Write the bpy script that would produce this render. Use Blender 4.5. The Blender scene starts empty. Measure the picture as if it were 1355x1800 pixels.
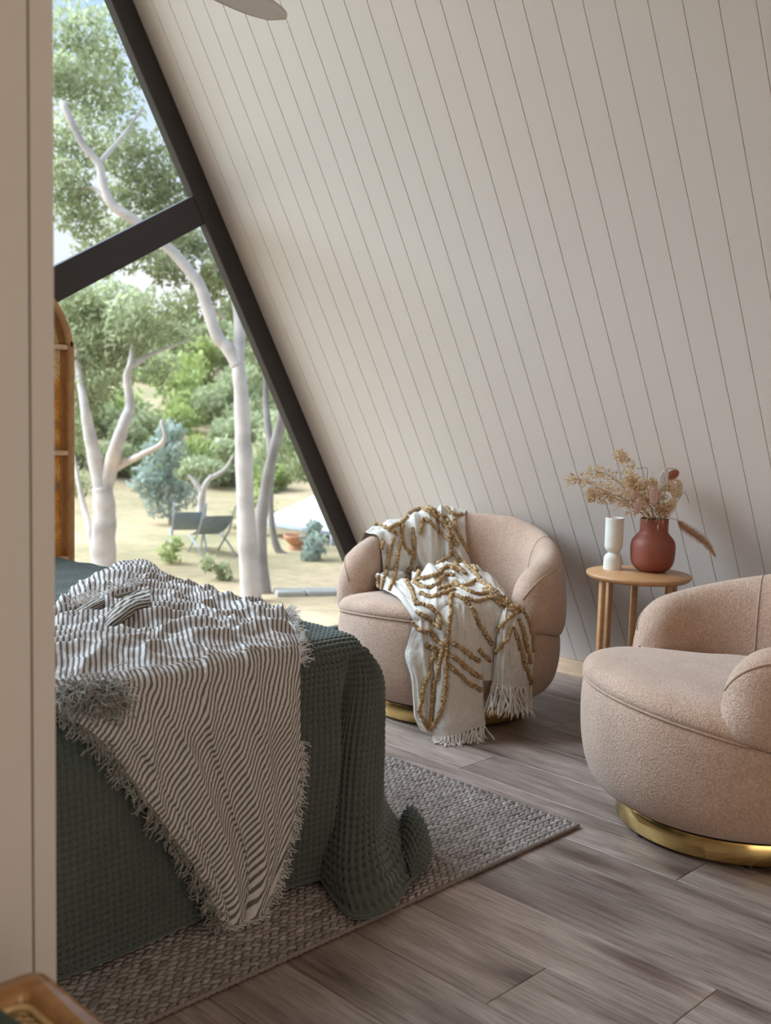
import bpy, bmesh, math, random
import numpy as np
from mathutils import Vector, Matrix
from mathutils.bvhtree import BVHTree

random.seed(7)
RNG = np.random.default_rng(7)
SC = bpy.context.scene
COL = SC.collection

# ---------------------------------------------------------------- camera
CAM_H = 1.2
FPX = 1828.5                       # focal length in pixels of the 1355 x 1800 frame
CAM_YAW, CAM_PITCH, CAM_ROLL = 0.7823, 0.10566, -0.03004
CX, CY = 677.5, 910.3
_F = Vector((-math.sin(CAM_YAW)*math.cos(CAM_PITCH), math.cos(CAM_YAW)*math.cos(CAM_PITCH), -math.sin(CAM_PITCH)))
_R0 = Vector((math.cos(CAM_YAW), math.sin(CAM_YAW), 0.0))
_D0 = _F.cross(_R0)
_R = math.cos(CAM_ROLL)*_R0 + math.sin(CAM_ROLL)*_D0
_D = math.cos(CAM_ROLL)*_D0 - math.sin(CAM_ROLL)*_R0
EYE = Vector((0, 0, CAM_H))
cd = bpy.data.cameras.new('camera')
cd.sensor_fit = 'AUTO'; cd.sensor_width = 36.0
cd.lens = FPX/1800*36
cd.shift_y = (CY-900)/1800
cd.clip_start = 0.05; cd.clip_end = 500
cd.dof.use_dof = True
cd.dof.focus_distance = 2.95
cd.dof.aperture_fstop = 3.6
cam = bpy.data.objects.new('camera', cd)
m3 = Matrix((_R, -_D, -_F)).transposed()
cam.matrix_world = Matrix.Translation(EYE) @ m3.to_4x4()
COL.objects.link(cam)
SC.camera = cam

# ---------------------------------------------------------------- view, world, lights
SC.view_settings.view_transform = 'Standard'
SC.view_settings.look = 'None'
SC.view_settings.exposure = 0.55
SC.view_settings.gamma = 1.0
SC.view_settings.use_curve_mapping = False
SC.cycles.max_bounces = 10
SC.cycles.diffuse_bounces = 5
SC.cycles.transparent_max_bounces = 16
SC.cycles.use_denoising = True
SC.cycles.sample_clamp_indirect = 6.0

world = bpy.data.worlds.new('sky'); SC.world = world
world.use_nodes = True
nt = world.node_tree; nt.nodes.clear()
wo = nt.nodes.new('ShaderNodeOutputWorld'); bg = nt.nodes.new('ShaderNodeBackground')
tc = nt.nodes.new('ShaderNodeTexCoord'); nz = nt.nodes.new('ShaderNodeTexNoise'); cr = nt.nodes.new('ShaderNodeValToRGB')
nz.inputs['Scale'].default_value = 3.2; nz.inputs['Detail'].default_value = 4
cr.color_ramp.elements[0].position = 0.50; cr.color_ramp.elements[0].color = (0.50, 0.70, 0.98, 1)
cr.color_ramp.elements[1].position = 0.68; cr.color_ramp.elements[1].color = (0.97, 0.98, 1.0, 1)
nt.links.new(tc.outputs['Generated'], nz.inputs['Vector']); nt.links.new(nz.outputs['Fac'], cr.inputs['Fac'])
nt.links.new(cr.outputs['Color'], bg.inputs['Color']); bg.inputs['Strength'].default_value = 0.80
nt.links.new(bg.outputs['Background'], wo.inputs['Surface'])

sd = bpy.data.lights.new('overcast_sun', 'SUN'); sd.energy = 8.8; sd.angle = math.radians(60); sd.color = (0.71, 0.845, 1.0)
sun = bpy.data.objects.new('overcast_sun', sd); COL.objects.link(sun)
sun.rotation_euler = Vector((0.68, 0.48, -0.64)).to_track_quat('-Z', 'Y').to_euler()

# warm fill lamp added behind the camera, standing in for unseen rear daylight
ad = bpy.data.lights.new('rear_fill_light', 'AREA'); ad.shape = 'RECTANGLE'; ad.size = 3.4; ad.size_y = 2.6
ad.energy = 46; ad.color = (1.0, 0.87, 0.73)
al = bpy.data.objects.new('rear_fill_light', ad); COL.objects.link(al)
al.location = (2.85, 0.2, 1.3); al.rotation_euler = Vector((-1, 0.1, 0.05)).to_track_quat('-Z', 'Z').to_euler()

# ---------------------------------------------------------------- helpers
def ray(px, py):
    return _F + _R*((px-CX)/FPX) + _D*((py-CY)/FPX)
def on_z(px, py, z):
    v = ray(px, py); return EYE + v*((z-CAM_H)/v.z)
def on_x(px, py, x):
    v = ray(px, py); return EYE + v*(x/v.x)
def on_y(px, py, y):
    v = ray(px, py); return EYE + v*(y/v.y)
def at(px, py, depth):
    return EYE + ray(px, py)*depth

def mesh_np(name, V, Fq, mat=None, parent=None, smooth=True, loc=None):
    """V (n,3) array, Fq (m,k) int array of equal-sided faces"""
    V = np.asarray(V, np.float32); Fq = np.asarray(Fq, np.int32)
    me = bpy.data.meshes.new(name)
    k = Fq.shape[1]
    me.vertices.add(len(V)); me.vertices.foreach_set('co', V.ravel())
    me.loops.add(Fq.size); me.loops.foreach_set('vertex_index', Fq.ravel())
    me.polygons.add(len(Fq))
    me.polygons.foreach_set('loop_start', np.arange(0, Fq.size, k, dtype=np.int32))
    if smooth: me.polygons.foreach_set('use_smooth', np.ones(len(Fq), bool))
    me.update(calc_edges=True); me.validate()
    return link(name, me, mat, parent, loc)
def link(name, me, mat=None, parent=None, loc=None):
    o = bpy.data.objects.new(name, me)
    if mat is not None and me is not None and not me.materials: me.materials.append(mat)
    COL.objects.link(o)
    if parent is not None: o.parent = parent
    if loc is not None: o.location = loc
    return o
def from_bm(name, bm, mat=None, parent=None, smooth=False, loc=None):
    me = bpy.data.meshes.new(name)
    bmesh.ops.recalc_face_normals(bm, faces=bm.faces)
    if smooth:
        for f in bm.faces: f.smooth = True
    bm.to_mesh(me); bm.free()
    return link(name, me, mat, parent, loc)
def empty(name, loc=(0, 0, 0), rz=0.0):
    o = bpy.data.objects.new(name, None); COL.objects.link(o)
    o.location = loc; o.rotation_euler = (0, 0, rz); o.empty_display_size = 0.1
    return o
def tag(o, label, cat, group=None):
    o['label'] = label; o['category'] = cat
    if group: o['group'] = group
    return o
def structure(o, label=None):
    o['kind'] = 'structure'
    if label: o['label'] = label
    return o
def bm_box(bm, c, s, M=None, bevel=0.0, seg=1):
    r = bmesh.ops.create_cube(bm, size=1.0)
    vs = r['verts']
    for v in vs: v.co = Vector((v.co.x*s[0], v.co.y*s[1], v.co.z*s[2]))
    if bevel > 0:
        es = list({e for v in vs for e in v.link_edges})
        rr = bmesh.ops.bevel(bm, geom=es, offset=bevel, segments=seg, affect='EDGES', profile=0.5)
        vs = list({v for f in rr['faces'] for v in f.verts} | {v for v in vs if v.is_valid})
    for v in vs:
        p = v.co + Vector(c)
        v.co = (M @ p) if M is not None else p
    return vs
def box_obj(name, c, s, mat, parent=None, bevel=0.003, seg=2, M=None, smooth=False):
    bm = bmesh.new(); bm_box(bm, (0, 0, 0), s, None, bevel, seg)
    o = from_bm(name, bm, mat, parent, smooth)
    if M is not None: o.matrix_local = Matrix.Translation(c) @ M
    else: o.location = c
    return o
def grid_faces(nu, nv, wrap_u=False, base=0):
    i = np.arange(nu if wrap_u else nu-1)[:, None]; j = np.arange(nv-1)[None, :]
    i2 = (i+1) % nu
    a = i*nv+j; b = i2*nv+j; c = i2*nv+j+1; d = i*nv+j+1
    return np.stack([a, b, c, d], -1).reshape(-1, 4)+base
def tube_np(P, rad, n=8, cap=True):
    """tube along polyline P (k,3) with radius (k,) -> V, F (quads, caps by degenerate ring)"""
    P = np.asarray(P, float); k = len(P); rad = np.broadcast_to(np.asarray(rad, float), (k,))
    T = np.gradient(P, axis=0); T /= np.linalg.norm(T, axis=1)[:, None]+1e-12
    a = np.array([0, 0, 1.0]) if abs(T[0][2]) < 0.9 else np.array([1.0, 0, 0])
    N = np.zeros_like(P); n0 = np.cross(T[0], a); n0 /= np.linalg.norm(n0)
    for i in range(k):
        n0 = n0 - T[i]*(n0@T[i]); n0 /= np.linalg.norm(n0)+1e-12; N[i] = n0
    B = np.cross(T, N)
    ang = np.linspace(0, 2*np.pi, n, endpoint=False)
    if cap:
        P = np.vstack([P[:1], P, P[-1:]]); rad = np.r_[1e-5, rad, 1e-5]
        N = np.vstack([N[:1], N, N[-1:]]); B = np.vstack([B[:1], B, B[-1:]])
    V = P[:, None]+rad[:, None, None]*(np.cos(ang)[None, :, None]*N[:, None]+np.sin(ang)[None, :, None]*B[:, None])
    kk = len(P)
    i = np.arange(kk-1)[:, None]; j = np.arange(n)[None, :]
    Fq = np.stack([i*n+j, i*n+(j+1) % n, (i+1)*n+(j+1) % n, (i+1)*n+j], -1).reshape(-1, 4)
    return V.reshape(-1, 3), Fq
class Acc:
    def __init__(s): s.V = []; s.F = []; s.n = 0
    def add(s, V, Fq): s.V.append(V); s.F.append(np.asarray(Fq)+s.n); s.n += len(V)
    def tube(s, P, r, n=8): s.add(*tube_np(P, r, n))
    def build(s, name, mat, parent=None, smooth=True): return mesh_np(name, np.vstack(s.V), np.vstack(s.F), mat, parent, smooth)
def tube_obj(name, P, r, mat, parent=None, n=10):
    V, Fq = tube_np(P, r, n); return mesh_np(name, V, Fq, mat, parent)
def lathe_np(prof, n=48):
    prof = np.asarray(prof, float); a = np.linspace(0, 2*np.pi, n, endpoint=False)
    V = np.stack([prof[None, :, 0]*np.cos(a)[:, None], prof[None, :, 0]*np.sin(a)[:, None], np.broadcast_to(prof[None, :, 1], (n, len(prof)))], -1)
    return V.reshape(-1, 3), grid_faces(n, len(prof), True)
def smooth_poly(P, m):
    """Catmull-Rom resample of control points, m samples"""
    P = np.asarray(P, float); k = len(P)
    t = np.linspace(0, k-1, m); i = np.clip(t.astype(int), 0, k-2); f = (t-i)
    f = f.reshape((-1,)+(1,)*(P.ndim-1))
    g = lambda q: P[np.clip(q, 0, k-1)]
    p0, p1, p2, p3 = g(i-1), g(i), g(i+1), g(i+2)
    p0 = np.where((i-1 < 0).reshape(f.shape), 2*p1-p2, p0); p3 = np.where((i+2 > k-1).reshape(f.shape), 2*p2-p1, p3)
    return 0.5*((2*p1)+(p2-p0)*f+(2*p0-5*p1+4*p2-p3)*f**2+(3*p1-p0-3*p2+p3)*f**3)
def smooth_net(N, nu, nv):
    """bicubic resample of control net N (a,b,c) -> (nu,nv,c)"""
    A = smooth_poly(N, nu); return np.swapaxes(smooth_poly(np.swapaxes(A, 0, 1), nv), 0, 1)
def net_normals(P):
    du = np.gradient(P, axis=0); dv = np.gradient(P, axis=1)
    n = np.cross(du, dv); return n/(np.linalg.norm(n, axis=2)[..., None]+1e-12)
_perm = RNG.permutation(256); _gr = RNG.normal(size=(256, 2)); _gr /= np.linalg.norm(_gr, axis=1)[:, None]
def noise2(x, y):
    x = np.asarray(x, float); y = np.asarray(y, float)
    xi = np.floor(x).astype(int); yi = np.floor(y).astype(int); xf = x-xi; yf = y-yi
    h = lambda a, b: _gr[_perm[(_perm[a & 255]+b) & 255]]
    d = lambda a, b, fx, fy: h(a, b)[..., 0]*fx+h(a, b)[..., 1]*fy
    u = xf*xf*xf*(xf*(xf*6-15)+10); v = yf*yf*yf*(yf*(yf*6-15)+10)
    n00 = d(xi, yi, xf, yf); n10 = d(xi+1, yi, xf-1, yf); n01 = d(xi, yi+1, xf, yf-1); n11 = d(xi+1, yi+1, xf-1, yf-1)
    return (n00*(1-u)+n10*u)*(1-v)+(n01*(1-u)+n11*u)*v*1.0
def fbm(x, y, o=3):
    s = 0; a = 1
    for k in range(o): s = s+a*noise2(x*2**k+17*k, y*2**k-9*k); a *= 0.5
    return s
def set_uv(o, uvs):
    """per-vertex (n,2) values stored as float2 attribute 'cloth'"""
    at_ = o.data.attributes.new('cloth', 'FLOAT_VECTOR', 'POINT')
    v3 = np.zeros((len(uvs), 3), np.float32); v3[:, :2] = uvs
    at_.data.foreach_set('vector', v3.ravel())

# ---------------------------------------------------------------- materials
class NT:
    def __init__(s, name):
        s.m = bpy.data.materials.new(name); s.m.use_nodes = True
        s.t = s.m.node_tree; s.b = s.t.nodes['Principled BSDF']
    def n(s, typ, **kw):
        x = s.t.nodes.new('ShaderNode'+typ)
        for k, v in kw.items():
            if k in x.inputs: x.inputs[k].default_value = v
            else: setattr(x, k, v)
        return x
    def l(s, a, b): s.t.links.new(a, b)
    def coords(s, kind='Object', scale=(1, 1, 1), rnd=False):
        t = s.n('TexCoord'); mp = s.n('Mapping'); mp.inputs['Scale'].default_value = scale
        src = t.outputs[kind]
        if rnd:
            oi = s.n('ObjectInfo'); mu = s.n('Math', operation='MULTIPLY'); mu.inputs[1].default_value = 37.0
            s.l(oi.outputs['Random'], mu.inputs[0]); ad_ = s.n('VectorMath', operation='ADD')
            cb = s.n('CombineXYZ'); s.l(mu.outputs[0], cb.inputs[0]); s.l(mu.outputs[0], cb.inputs[1]); s.l(mu.outputs[0], cb.inputs[2])
            s.l(src, ad_.inputs[0]); s.l(cb.outputs[0], ad_.inputs[1]); src = ad_.outputs[0]
        s.l(src, mp.inputs['Vector']); return mp.outputs['Vector']
    def noise(s, vec, scale, detail=4, rough=0.55, dist=0.0):
        x = s.n('TexNoise', Scale=scale, Detail=detail, Roughness=rough, Distortion=dist); s.l(vec, x.inputs['Vector']); return x.outputs['Fac']
    def ramp(s, fac, stops):
        x = s.n('ValToRGB'); e = x.color_ramp.elements
        while len(e) < len(stops): e.new(0.5)
        for q, (p, c) in zip(e, stops): q.position = p; q.color = (*c, 1)
        s.l(fac, x.inputs['Fac']); return x.outputs['Color']
    def mix(s, fac, a, b, mode='MIX'):
        x = s.n('Mix', data_type='RGBA', blend_type=mode)
        if isinstance(fac, float): x.inputs[0].default_value = fac
        else: s.l(fac, x.inputs[0])
        for q, i in ((a, 6), (b, 7)):
            if isinstance(q, tuple): x.inputs[i].default_value = (*q, 1)
            else: s.l(q, x.inputs[i])
        return x.outputs[2]
    def bump(s, h, strength=0.3, dist=0.01):
        x = s.n('Bump', Strength=strength, Distance=dist); s.l(h, x.inputs['Height']); s.l(x.outputs['Normal'], s.b.inputs['Normal']); return x
    def col(s, c):
        if isinstance(c, tuple): s.b.inputs['Base Color'].default_value = (*c, 1)
        else: s.l(c, s.b.inputs['Base Color'])
    def set(s, **kw):
        for k, v in kw.items(): s.b.inputs[k.replace('_', ' ')].default_value = v
def simple(name, c, rough=0.6, var=0.12, scale=8.0, metal=0.0, bump=0.0, bscale=60.0):
    t = NT(name); vec = t.coords('Object')
    f = t.noise(vec, scale)
    d = tuple(max(0, x*(1-var)) for x in c); b = tuple(min(1, x*(1+var)) for x in c)
    t.col(t.ramp(f, [(0.3, d), (0.7, b)])); t.set(Roughness=rough, Metallic=metal)
    if bump > 0: t.bump(t.noise(vec, bscale, 3), bump, 0.004)
    return t.m

def plank_material():
    t = NT('weathered_oak_plank')
    v = t.coords('Object', (1, 1, 1), True)
    m1 = t.n('Mapping'); m1.inputs['Scale'].default_value = (0.8, 7.0, 1); t.l(v, m1.inputs['Vector'])
    m2 = t.n('Mapping'); m2.inputs['Scale'].default_value = (5.0, 110.0, 1); t.l(v, m2.inputs['Vector'])
    big = t.noise(m1.outputs[0], 1.6, 4, 0.55, 0.6)
    fine = t.noise(m2.outputs[0], 1.5, 4, 0.6, 0.8)
    base = t.ramp(big, [(0.30, (0.175, 0.130, 0.110)), (0.46, (0.285, 0.222, 0.192)), (0.60, (0.37, 0.298, 0.262)), (0.75, (0.45, 0.375, 0.336))])
    g = t.ramp(fine, [(0.34, (0.58, 0.55, 0.53)), (0.5, (0.95, 0.94, 0.93)), (0.66, (1.16, 1.15, 1.14))])
    c = t.mix(1.0, base, g, 'MULTIPLY')
    # knots: a few dark elongated eyes
    m3_ = t.n('Mapping'); m3_.inputs['Scale'].default_value = (1.25, 4.2, 1); t.l(v, m3_.inputs['Vector'])
    vo = t.n('TexVoronoi', Scale=1.15, Randomness=1.0); t.l(m3_.outputs[0], vo.inputs['Vector'])
    wob = t.noise(m1.outputs[0], 6.0, 3)
    ad_ = t.n('Math', operation='MULTIPLY_ADD'); ad_.inputs[1].default_value = 0.30; t.l(wob, ad_.inputs[0]); t.l(vo.outputs['Distance'], ad_.inputs[2])
    k = t.ramp(ad_.outputs[0], [(0.24, (0.36, 0.31, 0.29)), (0.33, (0.66, 0.62, 0.60)), (0.48, (1, 1, 1))])
    c = t.mix(1.0, c, k, 'MULTIPLY')
    oi = t.n('ObjectInfo'); hs = t.n('HueSaturation')
    mr = t.n('MapRange'); mr.inputs['To Min'].default_value = 0.78; mr.inputs['To Max'].default_value = 1.18
    t.l(oi.outputs['Random'], mr.inputs['Value']); t.l(mr.outputs[0], hs.inputs['Value']); t.l(c, hs.inputs['Color'])
    t.col(hs.outputs['Color']); t.set(Roughness=0.42); t.b.inputs['Specular IOR Level'].default_value = 0.45
    t.bump(fine, 0.25, 0.0015)
    return t.m
def wood_material(name, dark, light, rough=0.45, axis=(1, 12, 12), scale=4.0):
    t = NT(name); v = t.coords('Object', axis, True)
    f = t.noise(v, scale, 5, 0.6, 0.7)
    t.col(t.ramp(f, [(0.3, dark), (0.7, light)])); t.set(Roughness=rough); t.bump(f, 0.06, 0.002); return t.m
def paint_material(name, c, rough=0.5):
    t = NT(name); v = t.coords('Object', (1, 1, 1), True)
    f = t.noise(v, 2.0, 3)
    t.col(t.ramp(f, [(0.3, tuple(x*0.97 for x in c)), (0.7, c)])); t.set(Roughness=rough)
    return t.m
def boucle_material():
    t = NT('blush_boucle'); v = t.coords('Object')
    a = t.noise(v, 170.0, 3, 0.6); b = t.noise(v, 9.0, 3)
    c1 = t.ramp(b, [(0.3, (0.47, 0.320, 0.235)), (0.7, (0.55, 0.385, 0.290))])
    c2 = t.ramp(a, [(0.3, (0.72, 0.70, 0.68)), (0.65, (1.08, 1.08, 1.08))])
    t.col(t.mix(1.0, c1, c2, 'MULTIPLY')); t.set(Roughness=0.95)
    t.b.inputs['Sheen Weight'].default_value = 0.25; t.b.inputs['Sheen Roughness'].default_value = 0.5
    t.b.inputs['Specular IOR Level'].default_value = 0.1
    t.bump(a, 0.7, 0.006); return t.m
def glass_material():
    t = NT('window_glass'); tr = t.n('BsdfTransparent'); gl = t.n('BsdfGlossy'); gl.inputs['Roughness'].default_value = 0.02
    lw = t.n('LayerWeight', Blend=0.5); pw = t.n('Math', operation='POWER'); pw.inputs[1].default_value = 5.0; t.l(lw.outputs['Facing'], pw.inputs[0])
    fr = t.n('Math', operation='MULTIPLY_ADD'); fr.inputs[1].default_value = 0.6; fr.inputs[2].default_value = 0.03; t.l(pw.outputs[0], fr.inputs[0])
    mx = t.n('MixShader'); out = t.t.nodes['Material Output']
    tr.inputs['Color'].default_value = (0.97, 0.985, 0.98, 1)
    t.l(fr.outputs[0], mx.inputs[0]); t.l(tr.outputs[0], mx.inputs[1]); t.l(gl.outputs[0], mx.inputs[2]); t.l(mx.outputs[0], out.inputs['Surface'])
    return t.m

M = {}
M['plank'] = plank_material()
M['board'] = paint_material('white_painted_board', (0.67, 0.59, 0.525), 0.42)
M['post'] = paint_material('white_painted_partition', (0.64, 0.60, 0.55), 0.5)
M['groove'] = simple('board_groove_shadow_gap', (0.50, 0.43, 0.35), 0.8)
M['pine'] = wood_material('pale_pine', (0.55, 0.36, 0.22), (0.74, 0.53, 0.36), 0.5, (3, 25, 25), 2.0)
M['frame'] = simple('charcoal_window_frame', (0.028, 0.022, 0.022), 0.42, 0.1)
M['glass'] = glass_material()
M['boucle'] = boucle_material()
M['piping'] = simple('blush_piping', (0.40, 0.27, 0.19), 0.9, 0.15, 80)
M['brass'] = simple('brushed_brass', (0.68, 0.49, 0.20), 0.20, 0.06, 30, 1.0)
M['dark'] = simple('dark_underside', (0.02, 0.018, 0.016), 0.8)
M['oak'] = wood_material('honey_oak', (0.40, 0.20, 0.085), (0.53, 0.29, 0.135), 0.4, (2, 18, 18), 3.0)
# ================================================================ structure
WALL_Y = 4.0036            # where the sloping wall meets the floor
GABLE_X = -3.90            # inner face of the glazed gable
REAR_X = 3.0
MID_Y = 0.9                # ridge line of the A-frame
BW = 0.10129               # painted board pitch
PW = 0.20236               # floor plank pitch
FLOOR_Y0 = MID_Y-(WALL_Y-MID_Y)
TH = math.radians(60)

floor = structure(box_obj('floor', ((GABLE_X+REAR_X)/2, MID_Y, -0.06), (REAR_X-GABLE_X, WALL_Y-FLOOR_Y0, 0.10), M['dark'], None, 0.0), 'grey brown oak plank floor')
def plank_mesh(L, w):
    bm = bmesh.new(); bm_box(bm, (0, 0, 0), (L-0.0016, w-0.0016, 0.012), None, 0.0011, 1)
    me = bpy.data.meshes.new('plank'); bmesh.ops.recalc_face_normals(bm, faces=bm.faces); bm.to_mesh(me); bm.free()
    me.materials.append(M['plank']); return me
PL = 1.52
_pm = {}
ENDS = {2: -1.245, 3: -0.949, 5: -0.35, 6: -1.273, 7: -2.197, 9: -1.98, 1: -0.62, 0: -2.35, 4: -1.9, 8: -2.9, 10: -0.75}
for k in range(-13, 15):
    y0 = 1.1817+PW*k; y1 = min(y0+PW, WALL_Y); y0c = max(y0, FLOOR_Y0)
    if y1-y0c < 0.02: continue
    x = ENDS.get(k, -random.random()*PL)
    while x > GABLE_X: x -= PL
    while x < REAR_X:
        a, b = max(x, GABLE_X), min(x+PL, REAR_X)
        if b-a > 0.02:
            key = (round(b-a, 4), round(y1-y0c, 4))
            if key not in _pm: _pm[key] = plank_mesh(*key)
            o = link('plank', _pm[key], None, floor); o.location = ((a+b)/2-floor.location.x, (y0c+y1)/2-floor.location.y, -0.006-floor.location.z)
        x += PL

# sloping wall of painted boards, each board a piece of its own
SL = (WALL_Y-MID_Y)/math.cos(TH)
def slope_matrix(side):
    """local x along the ridge, local y up the slope, local z into the room"""
    ex = Vector((1, 0, 0)); ey = Vector((0, -side*math.cos(TH), math.sin(TH))); ez = Vector((0, -side*math.sin(TH), -math.cos(TH)))
    return Matrix((ex, ey, ez)).transposed().to_4x4()
def slope_wall(name, side, pieces):
    base_y = MID_Y+side*(WALL_Y-MID_Y)
    bm = bmesh.new(); bm_box(bm, ((GABLE_X+REAR_X)/2, SL/2, -0.035), (REAR_X-GABLE_X+0.4, SL, 0.05))
    w = from_bm(name, bm, M['groove'] if pieces else M['board']); structure(w)
    w.matrix_world = Matrix.Translation((0, base_y, 0)) @ slope_matrix(side)
    if pieces:
        bm = bmesh.new(); bm_box(bm, (0, SL/2, -0.006), (BW-0.0014, SL, 0.012), None, 0.0013, 1)
        me = bpy.data.meshes.new('board'); bmesh.ops.recalc_face_normals(bm, faces=bm.faces); bm.to_mesh(me); bm.free(); me.materials.append(M['board'])
        x = -2.6713+BW/2
        while x-BW/2 > GABLE_X: x -= BW
        while x < REAR_X:
            o = link('board', me, None, w); o.location = (x, 0, 0); x += BW
    return w
wall_right = slope_wall('wall_right', 1, True)
wall_right['label'] = 'sloping white wall of narrow grooved boards'
wall_left = slope_wall('wall_left', -1, False); wall_left['label'] = 'opposite sloping white wall of the cabin'

bb = structure(box_obj('baseboard_right', (0, 0, 0), (REAR_X-GABLE_X, 0.018, 0.070), M['pine'], None, 0.002, 1), 'pale pine skirting board along sloping wall')
bb.location = ((GABLE_X+REAR_X)/2, WALL_Y-0.052, 0.0352)

# glazed gable: dark frame with struts square to the rafters
def gable(name, x, depth, label):
    g = empty(name, (x, MID_Y, 0)); structure(g, label)
    hw = WALL_Y-MID_Y; apex = hw*math.tan(TH)
    def bar(nm, p, q, w, d=depth, off=0.0):
        p = Vector((0, p[0], p[1])); q = Vector((0, q[0], q[1])); dr = (q-p); L = dr.length; dr.normalize()
        nrm = Vector((0, -dr.z, dr.y))
        Mx = Matrix((Vector((1, 0, 0)), dr, nrm)).transposed().to_4x4()
        return box_obj(nm, (p+q)/2+Vector((off, 0, 0)), (d, L, w), M['frame'], g, 0.004, 2, Mx)
    fw = 0.100
    for s in (1, -1):
        n = Vector((-s*math.sin(TH), -math.cos(TH)))*(fw/2)
        bar('rafter_frame', (s*hw+n.x, 0+n.y), (0+n.x, apex+n.y), fw)
        # strut square to the rafter: on the glass side 0.13 wide
        a = Vector((2.72-MID_Y, 2.012+0.028)); dr = Vector((-math.cos(math.radians(30)), -math.sin(math.radians(30))))
        b = a+dr*((2.72-MID_Y-0.0)/math.cos(math.radians(30)))
        bar('strut', (s*(a.x+0.03), a.y+0.018), (s*b.x, b.y), 0.128, depth-0.01)
    bar('sill', (-hw+0.06, 0.03), (hw-0.06, 0.03), 0.06)
    return g, hw, apex
win, hw, apex = gable('window_1', GABLE_X-0.025, 0.05, 'tall triangular gable window with dark charcoal frame')
def pane(name, pts, parent, x=0.0):
    bm = bmesh.new()
    f = [bm.verts.new((x-0.004, p[0], p[1])) for p in pts]; b = [bm.verts.new((x+0.004, p[0], p[1])) for p in pts]
    bm.faces.new(f); bm.faces.new(b[::-1])
    for i in range(len(pts)): bm.faces.new((f[i], f[(i+1) % len(pts)], b[(i+1) % len(pts)], b[i]))
    return from_bm(name, bm, M['glass'], parent)
def strut_z(y): return 2.04-(2.72-MID_Y-y)*math.tan(math.radians(30))
yr = 1.90; zc = strut_z(0)
pane('glass_pane', [(0, zc), (yr, strut_z(yr)), (0, apex-0.15)], win, -0.01)
pane('glass_pane', [(0, zc), (-yr, strut_z(yr)), (0, apex-0.15)], win, -0.01)
pane('glass_pane', [(0, zc), (yr, strut_z(yr)), (hw-0.1, 0.05), (0, 0.05)], win, -0.01)
pane('glass_pane', [(0, zc), (-yr, strut_z(yr)), (-hw+0.1, 0.05), (0, 0.05)], win, -0.01)

# rear gable (behind the camera): closed wall, with the added fill lamp in front of it
def rear_wall():
    bm = bmesh.new(); x = REAR_X
    prof = [(-hw, 0), (hw, 0), (0, apex)]
    f = [bm.verts.new((x+0.02, MID_Y+p[0], p[1])) for p in prof]; b = [bm.verts.new((x+0.10, MID_Y+p[0], p[1])) for p in prof]
    bm.faces.new(f); bm.faces.new(b[::-1])
    for i in range(3): bm.faces.new((f[i], f[(i+1) % 3], b[(i+1) % 3], b[i]))
    return structure(from_bm('wall_rear', bm, M['board']), 'white rear gable wall behind the camera')
rear_wall()

# partition end at the left with a shadow groove
def partition():
    xf = -1.40
    e = on_x(97.5, 1000, xf).y; g = on_x(55.5, 1000, xf).y
    y0, top = -2.0, 2.0
    def ztop(y): return min(3.6, (hw-abs(y-MID_Y))*math.tan(TH)-0.05)
    def slab(nm, ya, yb, x0, x1, m, parent=None, bev=0.0):
        bm = bmesh.new()
        pts = [(ya, 0), (yb, 0), (yb, ztop(yb)), (ya, ztop(ya))]
        f = [bm.verts.new((x1, p[0], p[1])) for p in pts]; b = [bm.verts.new((x0, p[0], p[1])) for p in pts]
        bm.faces.new(f); bm.faces.new(b[::-1])
        for i in range(4): bm.faces.new((f[i], f[(i+1) % 4], b[(i+1) % 4], b[i]))
        if bev: bmesh.ops.bevel(bm, geom=list(bm.edges), offset=bev, segments=2, affect='EDGES', profile=0.5)
        return from_bm(nm, bm, m, parent)
    w = structure(slab('wall_partition', y0, e-0.001, xf-0.10, xf-0.012, M['post']), 'painted partition wall end at left edge')
    slab('panel', y0, g-0.0015, xf-0.012, xf, M['post'], w, 0.002)
    slab('edge_board', g+0.0015, e, xf-0.012, xf, M['post'], w, 0.002)
partition()
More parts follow.
